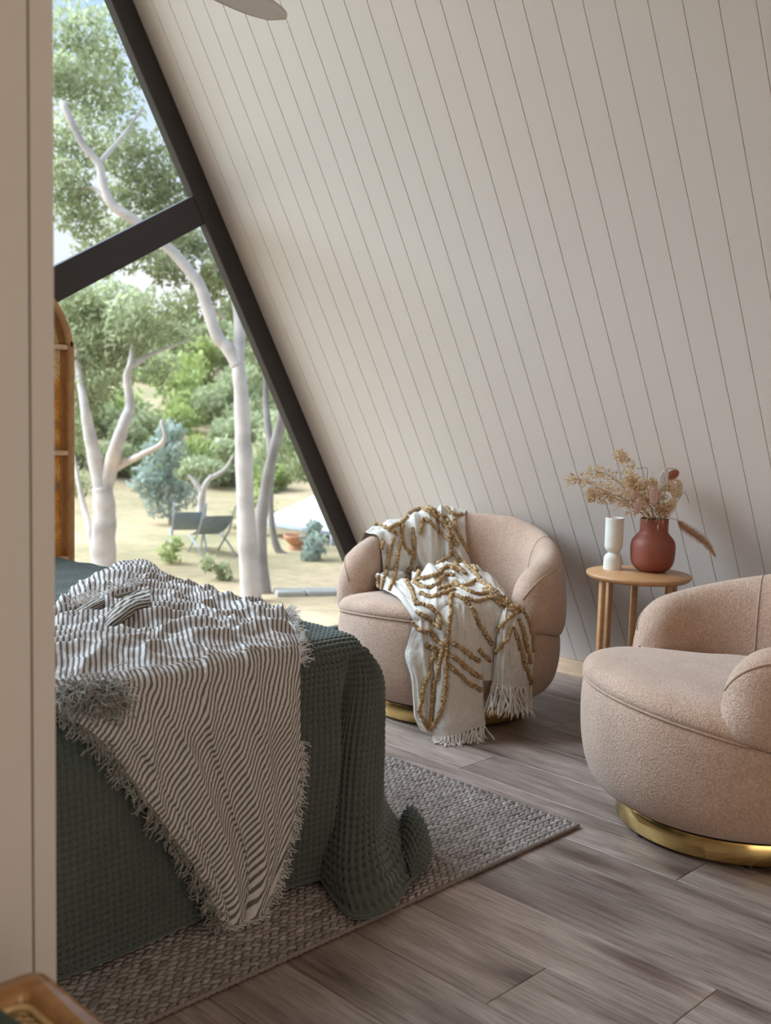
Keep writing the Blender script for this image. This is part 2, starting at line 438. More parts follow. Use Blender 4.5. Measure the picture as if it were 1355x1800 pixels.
# ================================================================ tub chairs
ZS = lambda psi: 0.425-0.060*(psi/math.radians(75))**2      # seat seam height by angle from the front
ARM = math.radians(119)                                     # arms reach this far round from the back
def chair_parts(parent):
    # brass plinth ring
    V, Fq = lathe_np([(0.300, 0.0), (0.326, 0.0), (0.328, 0.003), (0.328, 0.058), (0.326, 0.061), (0.300, 0.061), (0.300, 0.0)], 96)
    mesh_np('plinth_ring', V+np.array([0, 0, 0.012]), Fq, M['brass'], parent, smooth=False)
    V, Fq = lathe_np([(0.0, 0.0), (0.28, 0.0), (0.28, 0.078), (0.335, 0.080), (0.335, 0.086), (0.0, 0.086)], 64)
    mesh_np('swivel_base', V+np.array([0, 0, 0.002]), Fq, M['dark'], parent, smooth=False)
    for q in range(6):
        t_ = math.radians(60*q+18); V, Fq = lathe_np([(0.0005, 0.0), (0.008, 0.0), (0.009, 0.003), (0.006, 0.013), (0.0005, 0.013)], 10)
        mesh_np('glide', V+np.array([0.312*math.cos(t_), 0.312*math.sin(t_), 0.0]), Fq, M['dark'], parent)
    # lower barrel up to the oblique seam
    n = 128; a = np.linspace(-np.pi, np.pi, n, endpoint=False)
    zseam = ZS(np.minimum(np.abs(a), np.radians(95)))
    prof = np.array([(0.328, 0.0), (0.342, 0.008), (0.368, 0.05), (0.402, 0.13), (0.428, 0.28), (0.442, 0.48), (0.4475, 0.70), (0.4465, 0.88), (0.440, 1.0)])
    prof = smooth_poly(prof, 30)
    z0 = 0.080
    R = prof[:, 0][None, :]*np.ones((n, 1)); Z = z0+(zseam[:, None]-z0)*prof[:, 1][None, :]
    V = np.stack([R*np.cos(a)[:, None], R*np.sin(a)[:, None], Z], -1)
    mesh_np('lower_body', V.reshape(-1, 3), grid_faces(n, 30, True), M['boucle'], parent)
    # seat cushion: dome above the seam
    t = smooth_poly(np.array([(0.440, 0.0), (0.447, 0.016), (0.440, 0.038), (0.415, 0.056), (0.36, 0.066), (0.25, 0.070), (0.12, 0.072), (0.0005, 0.072)]), 30)
    zc = 0.425
    w = np.clip((0.447-t[:, 0])/0.30, 0, 1)
    Zb = zseam[:, None]*(1-w)[None]+(zc-0.018)*w[None]
    V = np.stack([t[:, 0][None]*np.cos(a)[:, None], t[:, 0][None]*np.sin(a)[:, None], Zb+t[:, 1][None]], -1)
    seat = mesh_np('seat_cushion', V.reshape(-1, 3), grid_faces(n, 30, True), M['boucle'], parent)
    # piping along the seam at the front
    aa = np.radians(np.linspace(-72, 72, 90)); P = np.stack([0.4425*np.cos(aa), 0.4425*np.sin(aa), ZS(aa)+0.001], -1)
    tube_obj('seat_piping', P, 0.0042, M['piping'], seat, 6)
    # wrap-around shell: closed section swept from arm to arm
    m = 161; b = np.linspace(-ARM, ARM, m)                 # measured from the back (-x)
    u = np.abs(b)/ARM
    top = 0.754-0.165*np.clip((np.abs(b)-math.radians(18))/(ARM-math.radians(18)), 0, 1)**1.15
    nose = np.clip((np.abs(b)-(ARM-math.radians(17)))/math.radians(17), 0, 1)
    kz = np.sqrt(np.maximum(1-nose**2.6, 0.0)); kt = np.sqrt(np.maximum(1-nose**3.0, 0.02))
    sec = np.array([  # (thickness coordinate 0 outer..1 inner, height 0..1)
        (0.06, 0.0), (-0.02, 0.05), (-0.07, 0.20), (-0.06, 0.40), (0.0, 0.62), (0.08, 0.80), (0.20, 0.93), (0.36, 0.99), (0.52, 1.0), (0.68, 0.97), (0.83, 0.88), (0.93, 0.74), (0.99, 0.52), (1.0, 0.28), (0.97, 0.04), (0.9, -0.04)])
    sec = smooth_poly(sec, 44)
    th = 0.142
    psi = np.pi-np.abs(b)
    zl = np.where(psi < np.radians(95), ZS(np.minimum(psi, np.radians(95))), ZS(np.radians(95)))
    zl = ZS(np.minimum(psi, np.radians(95)))+0.004
    zmid = zl+0.02
    Ht = (top-zl)*(0.34+0.66*kz)
    rc = 0.455-th/2
    Rr = rc+(0.5-sec[None, :, 0])*th*kt[:, None]
    Zz = zl[:, None]+sec[None, :, 1]*Ht[:, None]
    ang = np.pi+b
    V = np.stack([Rr*np.cos(ang)[:, None], Rr*np.sin(ang)[:, None], Zz], -1)
    shell = mesh_np('backrest', V.reshape(-1, 3), grid_faces(m, 44), M['boucle'], parent)
    # piping on the shell: along the outer upper edge, and across the inside where the arm panels start
    k_out = int(np.argmin(np.abs(sec[:, 1]-0.90)+(sec[:, 0] > 0.4)*9)); Pp = V[:, k_out]+0.0
    sel = slice(1, m-1)
    tube_obj('outer_piping', Pp[sel], 0.0036, M['piping'], shell, 6)
    for sgn in (-1, 1):
        i = int(np.argmin(np.abs(b-sgn*math.radians(58))))
        k0 = int(np.argmin(np.abs(sec[:, 0]-0.30)+(sec[:, 1] < 0.5)*9)); tube_obj('panel_seam', V[i, k0:40]+0.0, 0.0028, M['piping'], shell, 6)
def tub_chair(loc, face, label):
    c = empty('tub_chair', loc, face); tag(c, label, 'armchair', 'blush tub chairs')
    chair_parts(c); return c
chair1 = tub_chair((-2.73, 3.13, 0), math.radians(-70), 'blush pink tub chair by the window with a tasselled throw over it')
chair2 = tub_chair((-1.365, 2.858, 0), math.radians(-131), 'blush pink tub chair cut by the right edge of the photo, nothing on it')

# ================================================================ side table
TZ = 0.640
tc_ = (on_z(1031, 1004, TZ)+on_z(1213.5, 1010.5, TZ))/2; TR = (on_z(1031, 1004, TZ)-on_z(1213.5, 1010.5, TZ)).length/2
table = empty('side_table', (tc_.x, tc_.y, 0)); tag(table, 'round honey oak side table between the two tub chairs', 'table')
V, Fq = lathe_np([(0.0005, -0.020), (TR-0.012, -0.020), (TR-0.004, -0.014), (TR, -0.008), (TR, -0.003), (TR-0.002, 0.0), (0.0005, 0.0)], 72)
mesh_np('table_top', V+np.array([0, 0, TZ]), Fq, M['oak'], table, smooth=False)
rx = Vector((_R.x, _R.y, 0)).normalized(); fx = Vector((_F.x, _F.y, 0)).normalized()
for (lx, ly) in ((-0.74, -0.18), (-0.42, 0.62), (0.13, 0.80), (0.46, -0.58), (0.76, 0.16)):
    p = (rx*lx+fx*ly)*TR*0.98
    ang = math.atan2(p.y, p.x)
    bm = bmesh.new(); vs = bm_box(bm, (0, 0, 0), (0.019, 0.026, TZ-0.019), None, 0.006, 3)
    for v in vs:
        if v.co.z < 0: v.co.x *= 0.8; v.co.y *= 0.8
    o = from_bm('leg', bm, M['oak'], table, True); o.location = (p.x, p.y, (TZ-0.019)/2); o.rotation_euler = (0, 0, ang)
# ================================================================ rug
def jute_material():
    t = NT('grey_jute'); at_ = t.n('Attribute', attribute_name='cloth'); v = t.coords('Object')
    sp = t.n('SeparateXYZ'); t.l(at_.outputs['Vector'], sp.inputs[0])
    f = t.noise(v, 260.0, 3)
    a = t.ramp(sp.outputs[0], [(0.0, (0.20, 0.165, 0.145)), (0.5, (0.30, 0.258, 0.235)), (1.0, (0.40, 0.355, 0.335))])
    b = t.ramp(f, [(0.3, (0.7, 0.69, 0.68)), (0.65, (1.08, 1.08, 1.08))])
    t.col(t.mix(1.0, a, b, 'MULTIPLY')); t.set(Roughness=0.9); t.bump(f, 0.5, 0.002); return t.m
M['jute'] = jute_material()
M['jute_back'] = simple('jute_backing', (0.13, 0.105, 0.09), 0.95, 0.2, 60)
RX1, RY1, RX0, RY0 = -1.640, 2.484, -3.72, 0.30
def rug():
    r = empty('woven_rug', ((RX0+RX1)/2, (RY0+RY1)/2, 0)); tag(r, 'chunky woven grey jute rug lying under the bed', 'rug')
    o = Vector(r.location)
    box_obj('backing', (0, 0, 0.004), (RX1-RX0-0.012, RY1-RY0-0.012, 0.0075), M['jute_back'], r, 0.002, 1)
    # one knot: a squashed bean, laid in slanting rows
    nu, nv = 6, 5
    a = np.linspace(0, 2*np.pi, nu, endpoint=False); p = np.linspace(-np.pi/2, np.pi/2, nv)
    knot = np.stack([np.cos(p)[None, :]*np.cos(a)[:, None], np.broadcast_to(np.sin(p)[None, :], (nu, nv)), np.cos(p)[None, :]*np.sin(a)[:, None]], -1).reshape(-1, 3)
    kf = grid_faces(nu, nv, True)
    L, W = 0.0270, 0.0150
    X, Y = [], []
    x = RX1-0.008; i = 0
    while x > RX0+0.004:
        y = RY1-0.012-(i % 2)*L*0.5
        while y > RY0+0.008:
            if x > -2.02 or y > 1.84: X.append((x, y, i))
            y -= L*0.94
        x -= W*0.98; i += 1
    X = np.array(X); n = len(X)
    rng = np.random.default_rng(3)
    ang = np.where(X[:, 2] % 2 == 0, 0.34, -0.34)+rng.normal(0, 0.10, n)
    sc = 1+rng.normal(0, 0.08, (n, 3))
    K = knot[None]*np.array([W*0.60, L*0.58, 0.0068])*sc[:, None, :]
    c, s = np.cos(ang)[:, None], np.sin(ang)[:, None]
    V = np.stack([K[..., 0]*c-K[..., 1]*s+X[:, 0:1], K[..., 0]*s+K[..., 1]*c+X[:, 1:2], K[..., 2]+0.0088+rng.normal(0, 0.0006, (n, 1))], -1)
    wav = 0.004*noise2(X[:, 0]*6, X[:, 1]*6)
    V[..., 0] += wav[:, None]
    Fq = kf[None]+(np.arange(n)*len(knot))[:, None, None]
    m = mesh_np('weave', V.reshape(-1, 3)-np.array([o.x, o.y, 0]), Fq.reshape(-1, 4), M['jute'], r); m['kind'] = 'stuff'
    val = np.clip(0.5+rng.normal(0, 0.22, n)+0.35*noise2(X[:, 0]*4, X[:, 1]*4), 0, 1)
    set_uv(m, np.repeat(np.stack([val, val], -1), len(knot), 0))
    # bound edge cord along the two visible sides
    for nm, A, B in (('edge_cord', (RX1, RY0), (RX1, RY1)), ('edge_cord', (RX0, RY1), (RX1, RY1))):
        k = 420; t_ = np.linspace(0, 1, k); P = np.stack([A[0]+(B[0]-A[0])*t_, A[1]+(B[1]-A[1])*t_, np.full(k, 0.0078)], -1)
        rad = 0.0056*(1+0.30*np.sin(np.arange(k)*2.1)+0.10*np.sin(np.arange(k)*0.83))
        e = tube_obj(nm, P-np.array([o.x, o.y, 0]), rad, M['jute'], r, 7); set_uv(e, np.full((len(e.data.vertices), 2), 0.02))
    return r
rug()

# ================================================================ bed
BX0, BX1, BY0, BY1, BZ = -3.56, -1.905, -0.12, 1.895, 0.600
bed = empty('bed', ((BX0+BX1)/2, (BY0+BY1)/2, 0)); tag(bed, 'bed on the jute rug, hidden under the green waffle blanket', 'bed')
M['linen'] = simple('white_linen', (0.7, 0.68, 0.65), 0.9, 0.05)
_bw, _bl = BX1-BX0, BY1-BY0
box_obj('base', (0, 0, 0.235), (_bw-0.12, _bl-0.12, 0.21), M['oak'], bed, 0.01, 2)
box_obj('mattress', (0, 0, 0.462), (_bw-0.05, _bl-0.05, 0.235), M['linen'], bed, 0.05, 4, None, True)
for sx in (-1, 1):
    for sy in (-1, 1): box_obj('leg', (sx*(_bw/2-0.14), sy*(_bl/2-0.14), 0.0735), (0.06, 0.06, 0.117), M['oak'], bed, 0.006, 2)

def waffle_material():
    t = NT('green_waffle_cotton'); at_ = t.n('Attribute', attribute_name='cloth'); sp = t.n('SeparateXYZ'); t.l(at_.outputs['Vector'], sp.inputs[0])
    v = t.coords('Object'); f = t.noise(v, 320.0, 2); g = t.noise(v, 5.0, 2)
    a = t.ramp(g, [(0.3, (0.058, 0.068, 0.055)), (0.7, (0.077, 0.088, 0.072))])
    b = t.ramp(f, [(0.3, (0.78, 0.78, 0.78)), (0.7, (1.1, 1.1, 1.1))])
    t.col(t.mix(1.0, a, b, 'MULTIPLY')); t.set(Roughness=0.9)
    t.b.inputs['Sheen Weight'].default_value = 0.6; t.b.inputs['Sheen Roughness'].default_value = 0.4; t.b.inputs['Sheen Tint'].default_value = (0.75, 0.85, 0.88, 1)
    t.bump(f, 0.3, 0.001); return t.m
M['waffle'] = waffle_material()
CELL = 0.0162
def waffle(P, flip=1.0, amp=0.0058):
    """displace a fine grid (nu,nv,3) with the waffle relief; returns displaced grid"""
    ds = np.linalg.norm(np.diff(P, axis=0), axis=2).mean(1); dt = np.linalg.norm(np.diff(P, axis=1), axis=2).mean(0)
    s = np.r_[0, np.cumsum(ds)]; t_ = np.r_[0, np.cumsum(dt)]
    S, T = np.meshgrid(s, t_, indexing='ij')
    S = S+0.004*noise2(S*5, T*5); T = T+0.006*noise2(S*4+7, T*4)
    ca = np.cos(np.pi*S/CELL)**4; cb = np.cos(np.pi*T/CELL)**4
    pit = 0.42*(ca+cb)+1.1*ca*cb
    N = net_normals(P)*flip
    soft = 0.010*fbm(S*3.1, T*2.3, 3)
    return P+N*(soft[..., None]-amp*pit[..., None]), N
blanket = empty('waffle_blanket', ((BX0+BX1)/2, (BY0+BY1)/2, 0)); tag(blanket, 'dark green waffle weave blanket draped over the bed to the floor', 'blanket')
BO = np.array([(BX0+BX1)/2, (BY0+BY1)/2, 0.0])
def blanket_top():
    step = CELL/5
    xs = np.arange(BX0-0.02, BX1+0.0451, step); ys = np.arange(BY0, BY1+0.0451, step)
    X, Y = np.meshgrid(xs, ys, indexing='ij')
    rr = 0.06
    ex = np.clip(X-(BX1-rr), 0, None); ey = np.clip(Y-(BY1-rr), 0, None)
    d = np.minimum(np.hypot(ex, ey)/(rr+0.045), 1.0)
    a = d*np.pi/2
    k = np.where(np.hypot(ex, ey) > 1e-9, rr*np.sin(a)/np.maximum(np.hypot(ex, ey), 1e-9), 1.0)
    P = np.stack([np.minimum(X, BX1-rr)+ex*k, np.minimum(Y, BY1-rr)+ey*k, BZ+0.012-rr*(1-np.cos(a))+0.012*np.clip(1-((X-BX0)/(BX1-BX0)-0.4)**2*4, 0, 1)], -1)
    Q, N = waffle(P, 1.0, 0.0085)
    return mesh_np('top_panel', (Q-BO).reshape(-1, 3), grid_faces(*P.shape[:2]), M['waffle'], blanket), Q
_top_obj, _top_pts = blanket_top()
def blanket_skirt():
    lev = [0.572, 0.49, 0.32, 0.17, 0.07, 0.030]
    ctl = [  # per column: (x,y) at each level, z override for the last two
        [(-1.914, -0.12), (-1.882, -0.12), (-1.872, -0.12), (-1.866, -0.12), (-1.862, -0.12), (-1.862, -0.12)],
        [(-1.914, 0.45), (-1.880, 0.45), (-1.868, 0.45), (-1.858, 0.45), (-1.855, 0.45), (-1.853, 0.45)],
        [(-1.914, 0.85), (-1.878, 0.86), (-1.862, 0.86), (-1.853, 0.86), (-1.850, 0.86), (-1.850, 0.86)],
        [(-1.914, 1.10), (-1.882, 1.10), (-1.868, 1.10), (-1.858, 1.10), (-1.850, 1.10), (-1.848, 1.10)],
        [(-1.914, 1.35), (-1.880, 1.345), (-1.872, 1.34), (-1.868, 1.335), (-1.866, 1.33), (-1.866, 1.33)],
        [(-1.914, 1.55), (-1.884, 1.54), (-1.874, 1.53), (-1.868, 1.52), (-1.864, 1.51), (-1.862, 1.51)],
        [(-1.914, 1.68), (-1.884, 1.655), (-1.866, 1.64), (-1.855, 1.62), (-1.848, 1.61), (-1.846, 1.61)],
        [(-1.914, 1.765), (-1.880, 1.745), (-1.858, 1.735), (-1.842, 1.712), (-1.834, 1.695), (-1.832, 1.692)],
        [(-1.914, 1.79), (-1.890, 1.765), (-1.890, 1.745), (-1.885, 1.72), (-1.880, 1.705), (-1.880, 1.70)],
        [(-1.914, 1.81), (-1.905, 1.785), (-1.945, 1.745), (-1.955, 1.725), (-1.955, 1.715), (-1.955, 1.715)],
        [(-1.914, 1.825), (-1.892, 1.805), (-1.885, 1.765), (-1.840, 1.715), (-1.760, 1.640), (-1.685, 1.597)],
        [(-1.914, 1.845), (-1.872, 1.835), (-1.845, 1.790), (-1.795, 1.735), (-1.700, 1.645), (-1.630, 1.615)],
        [(-1.912, 1.862), (-1.868, 1.870), (-1.840, 1.845), (-1.790, 1.790), (-1.690, 1.710), (-1.625, 1.690)],
        [(-1.918, 1.878), (-1.878, 1.905), (-1.856, 1.895), (-1.815, 1.845), (-1.730, 1.790), (-1.665, 1.790)],
        [(-1.935, 1.884), (-1.905, 1.928), (-1.890, 1.930), (-1.862, 1.905), (-1.790, 1.880), (-1.700, 1.890)],
        [(-1.990, 1.884), (-1.955, 1.940), (-1.935, 1.950), (-1.915, 1.950), (-1.860, 1.965), (-1.780, 1.965)],
        [(-2.10, 1.884), (-2.07, 1.930), (-2.03, 1.950), (-1.995, 1.960), (-1.940, 1.990), (-1.880, 2.010)],
        [(-2.40, 1.884), (-2.40, 1.930), (-2.38, 1.945), (-2.36, 1.950), (-2.35, 1.955), (-2.34, 1.960)],
        [(-2.90, 1.884), (-2.90, 1.925), (-2.90, 1.935), (-2.90, 1.935), (-2.90, 1.935), (-2.90, 1.935)],
        [(-3.56, 1.884), (-3.56, 1.925), (-3.56, 1.935), (-3.56, 1.935), (-3.56, 1.935), (-3.56, 1.935)]]
    N = np.zeros((len(ctl), 6, 3))
    for i, c in enumerate(ctl):
        for j in range(6): N[i, j] = (c[j][0], c[j][1], lev[j])
    for i in range(10, 17): N[i, 4, 2] = (0.075, 0.085, 0.10, 0.085, 0.10, 0.09, 0.06)[i-10]; N[i, 5, 2] = (0.024, 0.022, 0.022, 0.034, 0.040, 0.034, 0.024)[i-10]
    A = smooth_poly(N, 400)
    # resample along s to even spacing measured at level 2
    L = np.r_[0, np.cumsum(np.linalg.norm(np.diff(A[:, 2], axis=0), axis=1))]
    ns = int(L[-1]/(CELL/5)); si = np.linspace(0, L[-1], ns); idx = np.interp(si, L, np.arange(400))
    i0 = np.clip(idx.astype(int), 0, 398); f = (idx-i0)[:, None, None]; A = A[i0]*(1-f)+A[i0+1]*f
    P = np.swapaxes(smooth_poly(np.swapaxes(A, 0, 1), 190), 0, 1)
    Q, Nn = waffle(P, -1.0, 0.0074)
    # keep the hem clear of the rug
    Q[..., 2] = np.maximum(Q[..., 2], 0.0165)
    o = mesh_np('skirt', (Q-BO).reshape(-1, 3), grid_faces(*P.shape[:2]), M['waffle'], blanket)
    # folded hem band
    hem = P[:, -1]+np.array([0, 0, 0.006]); hem[:, 2] = np.maximum(hem[:, 2], 0.021)
    tube_obj('hem', hem[::3]-BO, 0.0045, M['waffle'], blanket, 6)
    # corner of the cloth pooled on the rug, curling up at its tip
    C = np.array([[(-1.665, 1.80, 0.03), (-1.69, 1.88, 0.045), (-1.74, 1.95, 0.05), (-1.80, 1.985, 0.04)],
                  [(-1.70, 1.83, 0.06), (-1.735, 1.905, 0.10), (-1.79, 1.975, 0.105), (-1.84, 2.00, 0.07)],
                  [(-1.76, 1.87, 0.075), (-1.80, 1.93, 0.125), (-1.845, 1.985, 0.13), (-1.88, 2.01, 0.09)],
                  [(-1.82, 1.90, 0.05), (-1.85, 1.95, 0.07), (-1.885, 1.99, 0.07), (-1.91, 2.01, 0.04)]])
    Pc = smooth_net(C, 60, 70); Qc, _n = waffle(Pc, 1.0)
    Qc[..., 2] = np.maximum(Qc[..., 2], 0.0165)
    mesh_np('pooled_corner', (Qc-BO).reshape(-1, 3), grid_faces(60, 70), M['waffle'], blanket)
    return Q
_skirt_pts = blanket_skirt()
# ================================================================ outdoors
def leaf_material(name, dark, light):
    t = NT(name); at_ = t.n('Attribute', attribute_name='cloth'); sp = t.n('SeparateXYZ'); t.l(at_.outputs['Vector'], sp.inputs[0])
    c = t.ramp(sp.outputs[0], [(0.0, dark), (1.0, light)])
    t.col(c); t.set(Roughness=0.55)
    tr = t.n('BsdfTranslucent'); t.l(c, tr.inputs['Color']); mx = t.n('MixShader'); mx.inputs[0].default_value = 0.52
    out = t.t.nodes['Material Output']; t.l(t.b.outputs[0], mx.inputs[1]); t.l(tr.outputs[0], mx.inputs[2]); t.l(mx.outputs[0], out.inputs['Surface'])
    return t.m
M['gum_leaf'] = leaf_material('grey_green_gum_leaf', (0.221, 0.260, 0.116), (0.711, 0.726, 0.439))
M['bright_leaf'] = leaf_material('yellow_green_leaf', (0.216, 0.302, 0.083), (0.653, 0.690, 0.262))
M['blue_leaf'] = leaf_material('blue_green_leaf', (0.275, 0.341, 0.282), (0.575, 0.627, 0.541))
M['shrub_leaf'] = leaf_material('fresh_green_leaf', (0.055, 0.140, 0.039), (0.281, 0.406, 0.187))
M['white_bark'] = simple('white_gum_bark', (0.56, 0.465, 0.405), 0.8, 0.30, 3.0, 0, 0.3, 12)
M['grey_bark'] = simple('grey_brown_bark', (0.30, 0.25, 0.215), 0.85, 0.25, 4.0, 0, 0.4, 14)
def ground_material():
    t = NT('dry_grass'); v = t.coords('Object'); a = t.noise(v, 0.35, 4); b = t.noise(v, 9.0, 4)
    c1 = t.ramp(a, [(0.35, (0.33, 0.27, 0.13)), (0.5, (0.54, 0.38, 0.21)), (0.65, (0.60, 0.42, 0.28))])
    c2 = t.ramp(b, [(0.3, (0.82, 0.82, 0.8)), (0.7, (1.1, 1.1, 1.08))])
    t.col(t.mix(1.0, c1, c2, 'MULTIPLY')); t.set(Roughness=1.0); return t.m
M['ground'] = ground_material()
GZ = -0.5
def ground_z(x, y):
    d = math.hypot(x, y)
    h = max(0.0, d-21.0)
    return GZ+0.13*h-0.00045*h*h+0.10*math.sin(x*0.35)*math.cos(y*0.3)*min(1, max(0, (d-7)/6))
def terrain():
    n = 90; xs = -4.1-np.linspace(0, 1, n)**1.8*75; ys = np.linspace(-45, 75, n)
    V = np.array([(x, y, ground_z(x, y)) for x in xs for y in ys])
    return structure(mesh_np('ground', V, grid_faces(n, n), M['ground']), 'dry grass ground outside rising to a wooded hill')
terrain()

def leaves(blobs, size, rng, flat=0.0):
    """blobs: (centre, radii, n).  returns V (4n,3), F, tint"""
    Vs, T = [], []
    for c, r, n in blobs:
        d = rng.normal(size=(n, 3)); d /= np.linalg.norm(d, axis=1)[:, None]
        p = np.asarray(c)+d*(rng.random((n, 1))**0.45)*np.asarray(r)
        ax = rng.normal(size=(n, 3))+np.array([0, 0, -0.5]); ax /= np.linalg.norm(ax, axis=1)[:, None]
        sd_ = np.cross(ax, rng.normal(size=(n, 3))); sd_ /= np.linalg.norm(sd_, axis=1)[:, None]+1e-9
        L = size*(0.7+0.6*rng.random((n, 1))); W = L*0.36
        q = np.stack([p-ax*L/2, p+sd_*W/2, p+ax*L/2, p-sd_*W/2], 1); Vs.append(q.reshape(-1, 3))
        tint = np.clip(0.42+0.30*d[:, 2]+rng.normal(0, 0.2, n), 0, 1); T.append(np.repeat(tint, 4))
    V = np.vstack(Vs); T = np.concatenate(T)
    return V, np.arange(len(V)).reshape(-1, 4), T
def tree(name, label, cat, limbs, blobs, leaf, bark, size, seed, group=None):
    """limbs: list of (points, r0, r1); first one is the trunk.  all world coordinates"""
    rng = np.random.default_rng(seed)
    root = np.array(limbs[0][0][0]); e = empty(name, tuple(root)); tag(e, label, cat, group)
    for i, (pts, r0, r1) in enumerate(limbs):
        P = smooth_poly(np.array([tuple(q) for q in pts]), 6*len(pts)); k = len(P)
        tube_obj('trunk' if i == 0 else 'branch', P-root, np.linspace(r0, r1, k)*(1+0.035*np.sin(np.arange(k)*1.1+i)), bark, e, 9)
    V, Fq, T = leaves(blobs, size, rng)
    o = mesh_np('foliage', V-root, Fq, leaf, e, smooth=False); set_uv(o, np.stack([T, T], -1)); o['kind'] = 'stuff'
    return e
def PX(depth, *pts, jit=0.0):
    return [at(p[0], p[1], depth+(p[2] if len(p) > 2 else 0)) for p in pts]
def B(px, py, depth, rpx, n, sq=0.85):
    r = rpx*depth/FPX; return (at(px, py, depth), (r*1.15, r*1.15, r*1.15*sq), int(n*2.6))
def foot(px, py, depth):
    p = at(px, py, depth); return Vector((p.x, p.y, ground_z(p.x, p.y)-0.05))

D1 = 10.3
tree('gum_tree', 'white trunked gum tree forking low, left of the window view', 'tree',
     [([foot(184, 1040, D1)]+PX(D1, (181, 960), (184, 905), (180, 857)), 0.135, 0.10),
      (PX(D1, (180, 862), (167, 806), (156, 755), (149, 715), (138, 650, .2), (132, 590, .4)), 0.085, 0.022),
      (PX(D1, (182, 862), (193, 827), (203, 789, -.1), (218, 745, -.1), (228, 712), (223, 663), (229, 640), (236, 590, .2)), 0.085, 0.022),
      (PX(D1, (194, 827), (222, 812), (250, 799, -.3), (287, 776, -.5), (284, 738, -.5)), 0.045, 0.015),
      (PX(D1, (228, 645), (268, 622, .2), (333, 597, .5)), 0.035, 0.01),
      (PX(D1, (172, 985), (160, 938), (143, 872, .2), (130, 800, .4)), 0.05, 0.015)],
     [B(150, 690, D1+.3, 42, 260), B(140, 610, D1+.4, 55, 420), B(215, 600, D1+.4, 55, 340), B(250, 560, D1, 60, 360), B(175, 540, D1+.5, 60, 420),
      B(120, 760, D1+.6, 45, 200), B(310, 585, D1+.6, 40, 150), B(130, 850, D1+1, 30, 90), B(190, 660, D1+.8, 45, 200), B(110, 680, D1+.6, 45, 240), B(270, 640, D1+1, 40, 160), B(125, 540, D1+.5, 50, 320)], M['gum_leaf'], M['white_bark'], 0.085, 11)
D2 = 9.0
tree('gum_tree', 'tall pale gum tree with a straight trunk in the middle of the window', 'tree',
     [([foot(442, 1080, D2)]+PX(D2, (434, 950), (428, 800), (424, 700), (419, 640), (420, 565, .1), (410, 480, .3), (420, 380, .4)), 0.092, 0.03),
      (PX(D2, (419, 645), (400, 612), (380, 588), (353, 507), (335, 480), (300, 440), (239, 389), (197, 360), (181, 320), (173, 288), (143, 250), (110, 180)), 0.06, 0.03),
      (PX(D2, (353, 507), (372, 540, .3), (395, 560, .4)), 0.025, 0.01),
      (PX(D2, (197, 360), (160, 330, .3), (120, 345, .5)), 0.025, 0.01),
      (PX(D2, (173, 288), (215, 240, .2), (250, 190, .4)), 0.025, 0.01)],
     [B(130, 60, D2+.6, 60, 300), B(205, 40, D2+1, 55, 130), B(150, 150, D2+.6, 65, 380), B(120, 250, D2+.5, 55, 300), B(200, 190, D2+1.2, 50, 160),
      B(240, 270, D2+.8, 55, 300), B(290, 320, D2+.9, 45, 260), B(140, 370, D2+.5, 50, 260), B(220, 340, D2+1, 42, 160), B(340, 430, D2+.8, 32, 160),
      B(300, 470, D2+.6, 38, 200), B(390, 470, D2+.7, 36, 170), B(255, 130, D2+1.3, 26, 70), B(405, 545, D2+.6, 26, 90), B(190, 430, D2+.8, 60, 240), B(230, 20, D2, 30, 60), B(105, 130, D2+.2, 40, 200), B(180, 110, D2+1.1, 40, 150), B(110, 320, D2+.3, 45, 200), B(270, 360, D2+1.1, 40, 150), B(370, 500, D2+1, 36, 170), B(180, 270, D2+1.2, 40, 140), B(330, 540, D2+1.2, 40, 130), B(250, 430, D2+1, 55, 260), B(300, 400, D2+1, 40, 160)], M['gum_leaf'], M['white_bark'], 0.078, 12)
tree('gum_tree', 'slender leaning gum tree just right of the tall one', 'tree',
     [([foot(464, 1085, 9.4)]+PX(9.4, (457, 960), (463, 880), (478, 800), (492, 740), (498, 690)), 0.068, 0.03),
      (PX(9.4, (478, 805), (468, 720, .2), (466, 650, .3), (455, 560, .5)), 0.04, 0.015)],
     [B(470, 620, 9.9, 40, 150), B(505, 690, 9.9, 36, 130), B(450, 540, 10.1, 40, 150)], M['gum_leaf'], M['grey_bark'], 0.08, 13)
tree('gum_tree', 'thin dark trunked tree in front of the white canopy', 'tree',
     [([foot(502, 1010, 12.0)]+PX(12.0, (486, 960), (476, 900), (480, 820), (500, 740)), 0.05, 0.02)],
     [B(505, 760, 12.4, 50, 200), B(470, 800, 12.6, 34, 120), B(530, 820, 12.8, 30, 110)], M['gum_leaf'], M['grey_bark'], 0.095, 14)
tree('young_gum', 'small blue green young gum tree on the lawn', 'tree',
     [([foot(302, 945, 15.0)]+PX(15.0, (300, 890), (297, 820), (290, 770)), 0.05, 0.02)],
     [B(290, 800, 15, 40, 190), B(262, 845, 15, 34, 150), B(320, 860, 15.2, 36, 160), B(285, 880, 15, 34, 130), B(300, 760, 15, 24, 80)], M['blue_leaf'], M['grey_bark'], 0.12, 15)
tree('bare_tree', 'short pale tree with a bare forked top on the lawn', 'tree',
     [([foot(354, 955, 14.0)]+PX(14.0, (353, 900), (357, 862), (372, 835)), 0.075, 0.03), (PX(14.0, (356, 866), (340, 845), (330, 835)), 0.04, 0.015), (PX(14.0, (368, 842), (395, 825), (410, 800)), 0.035, 0.012)],
     [B(400, 790, 14.3, 26, 70), B(330, 828, 14.3, 20, 50)], M['gum_leaf'], M['white_bark'], 0.15, 16)
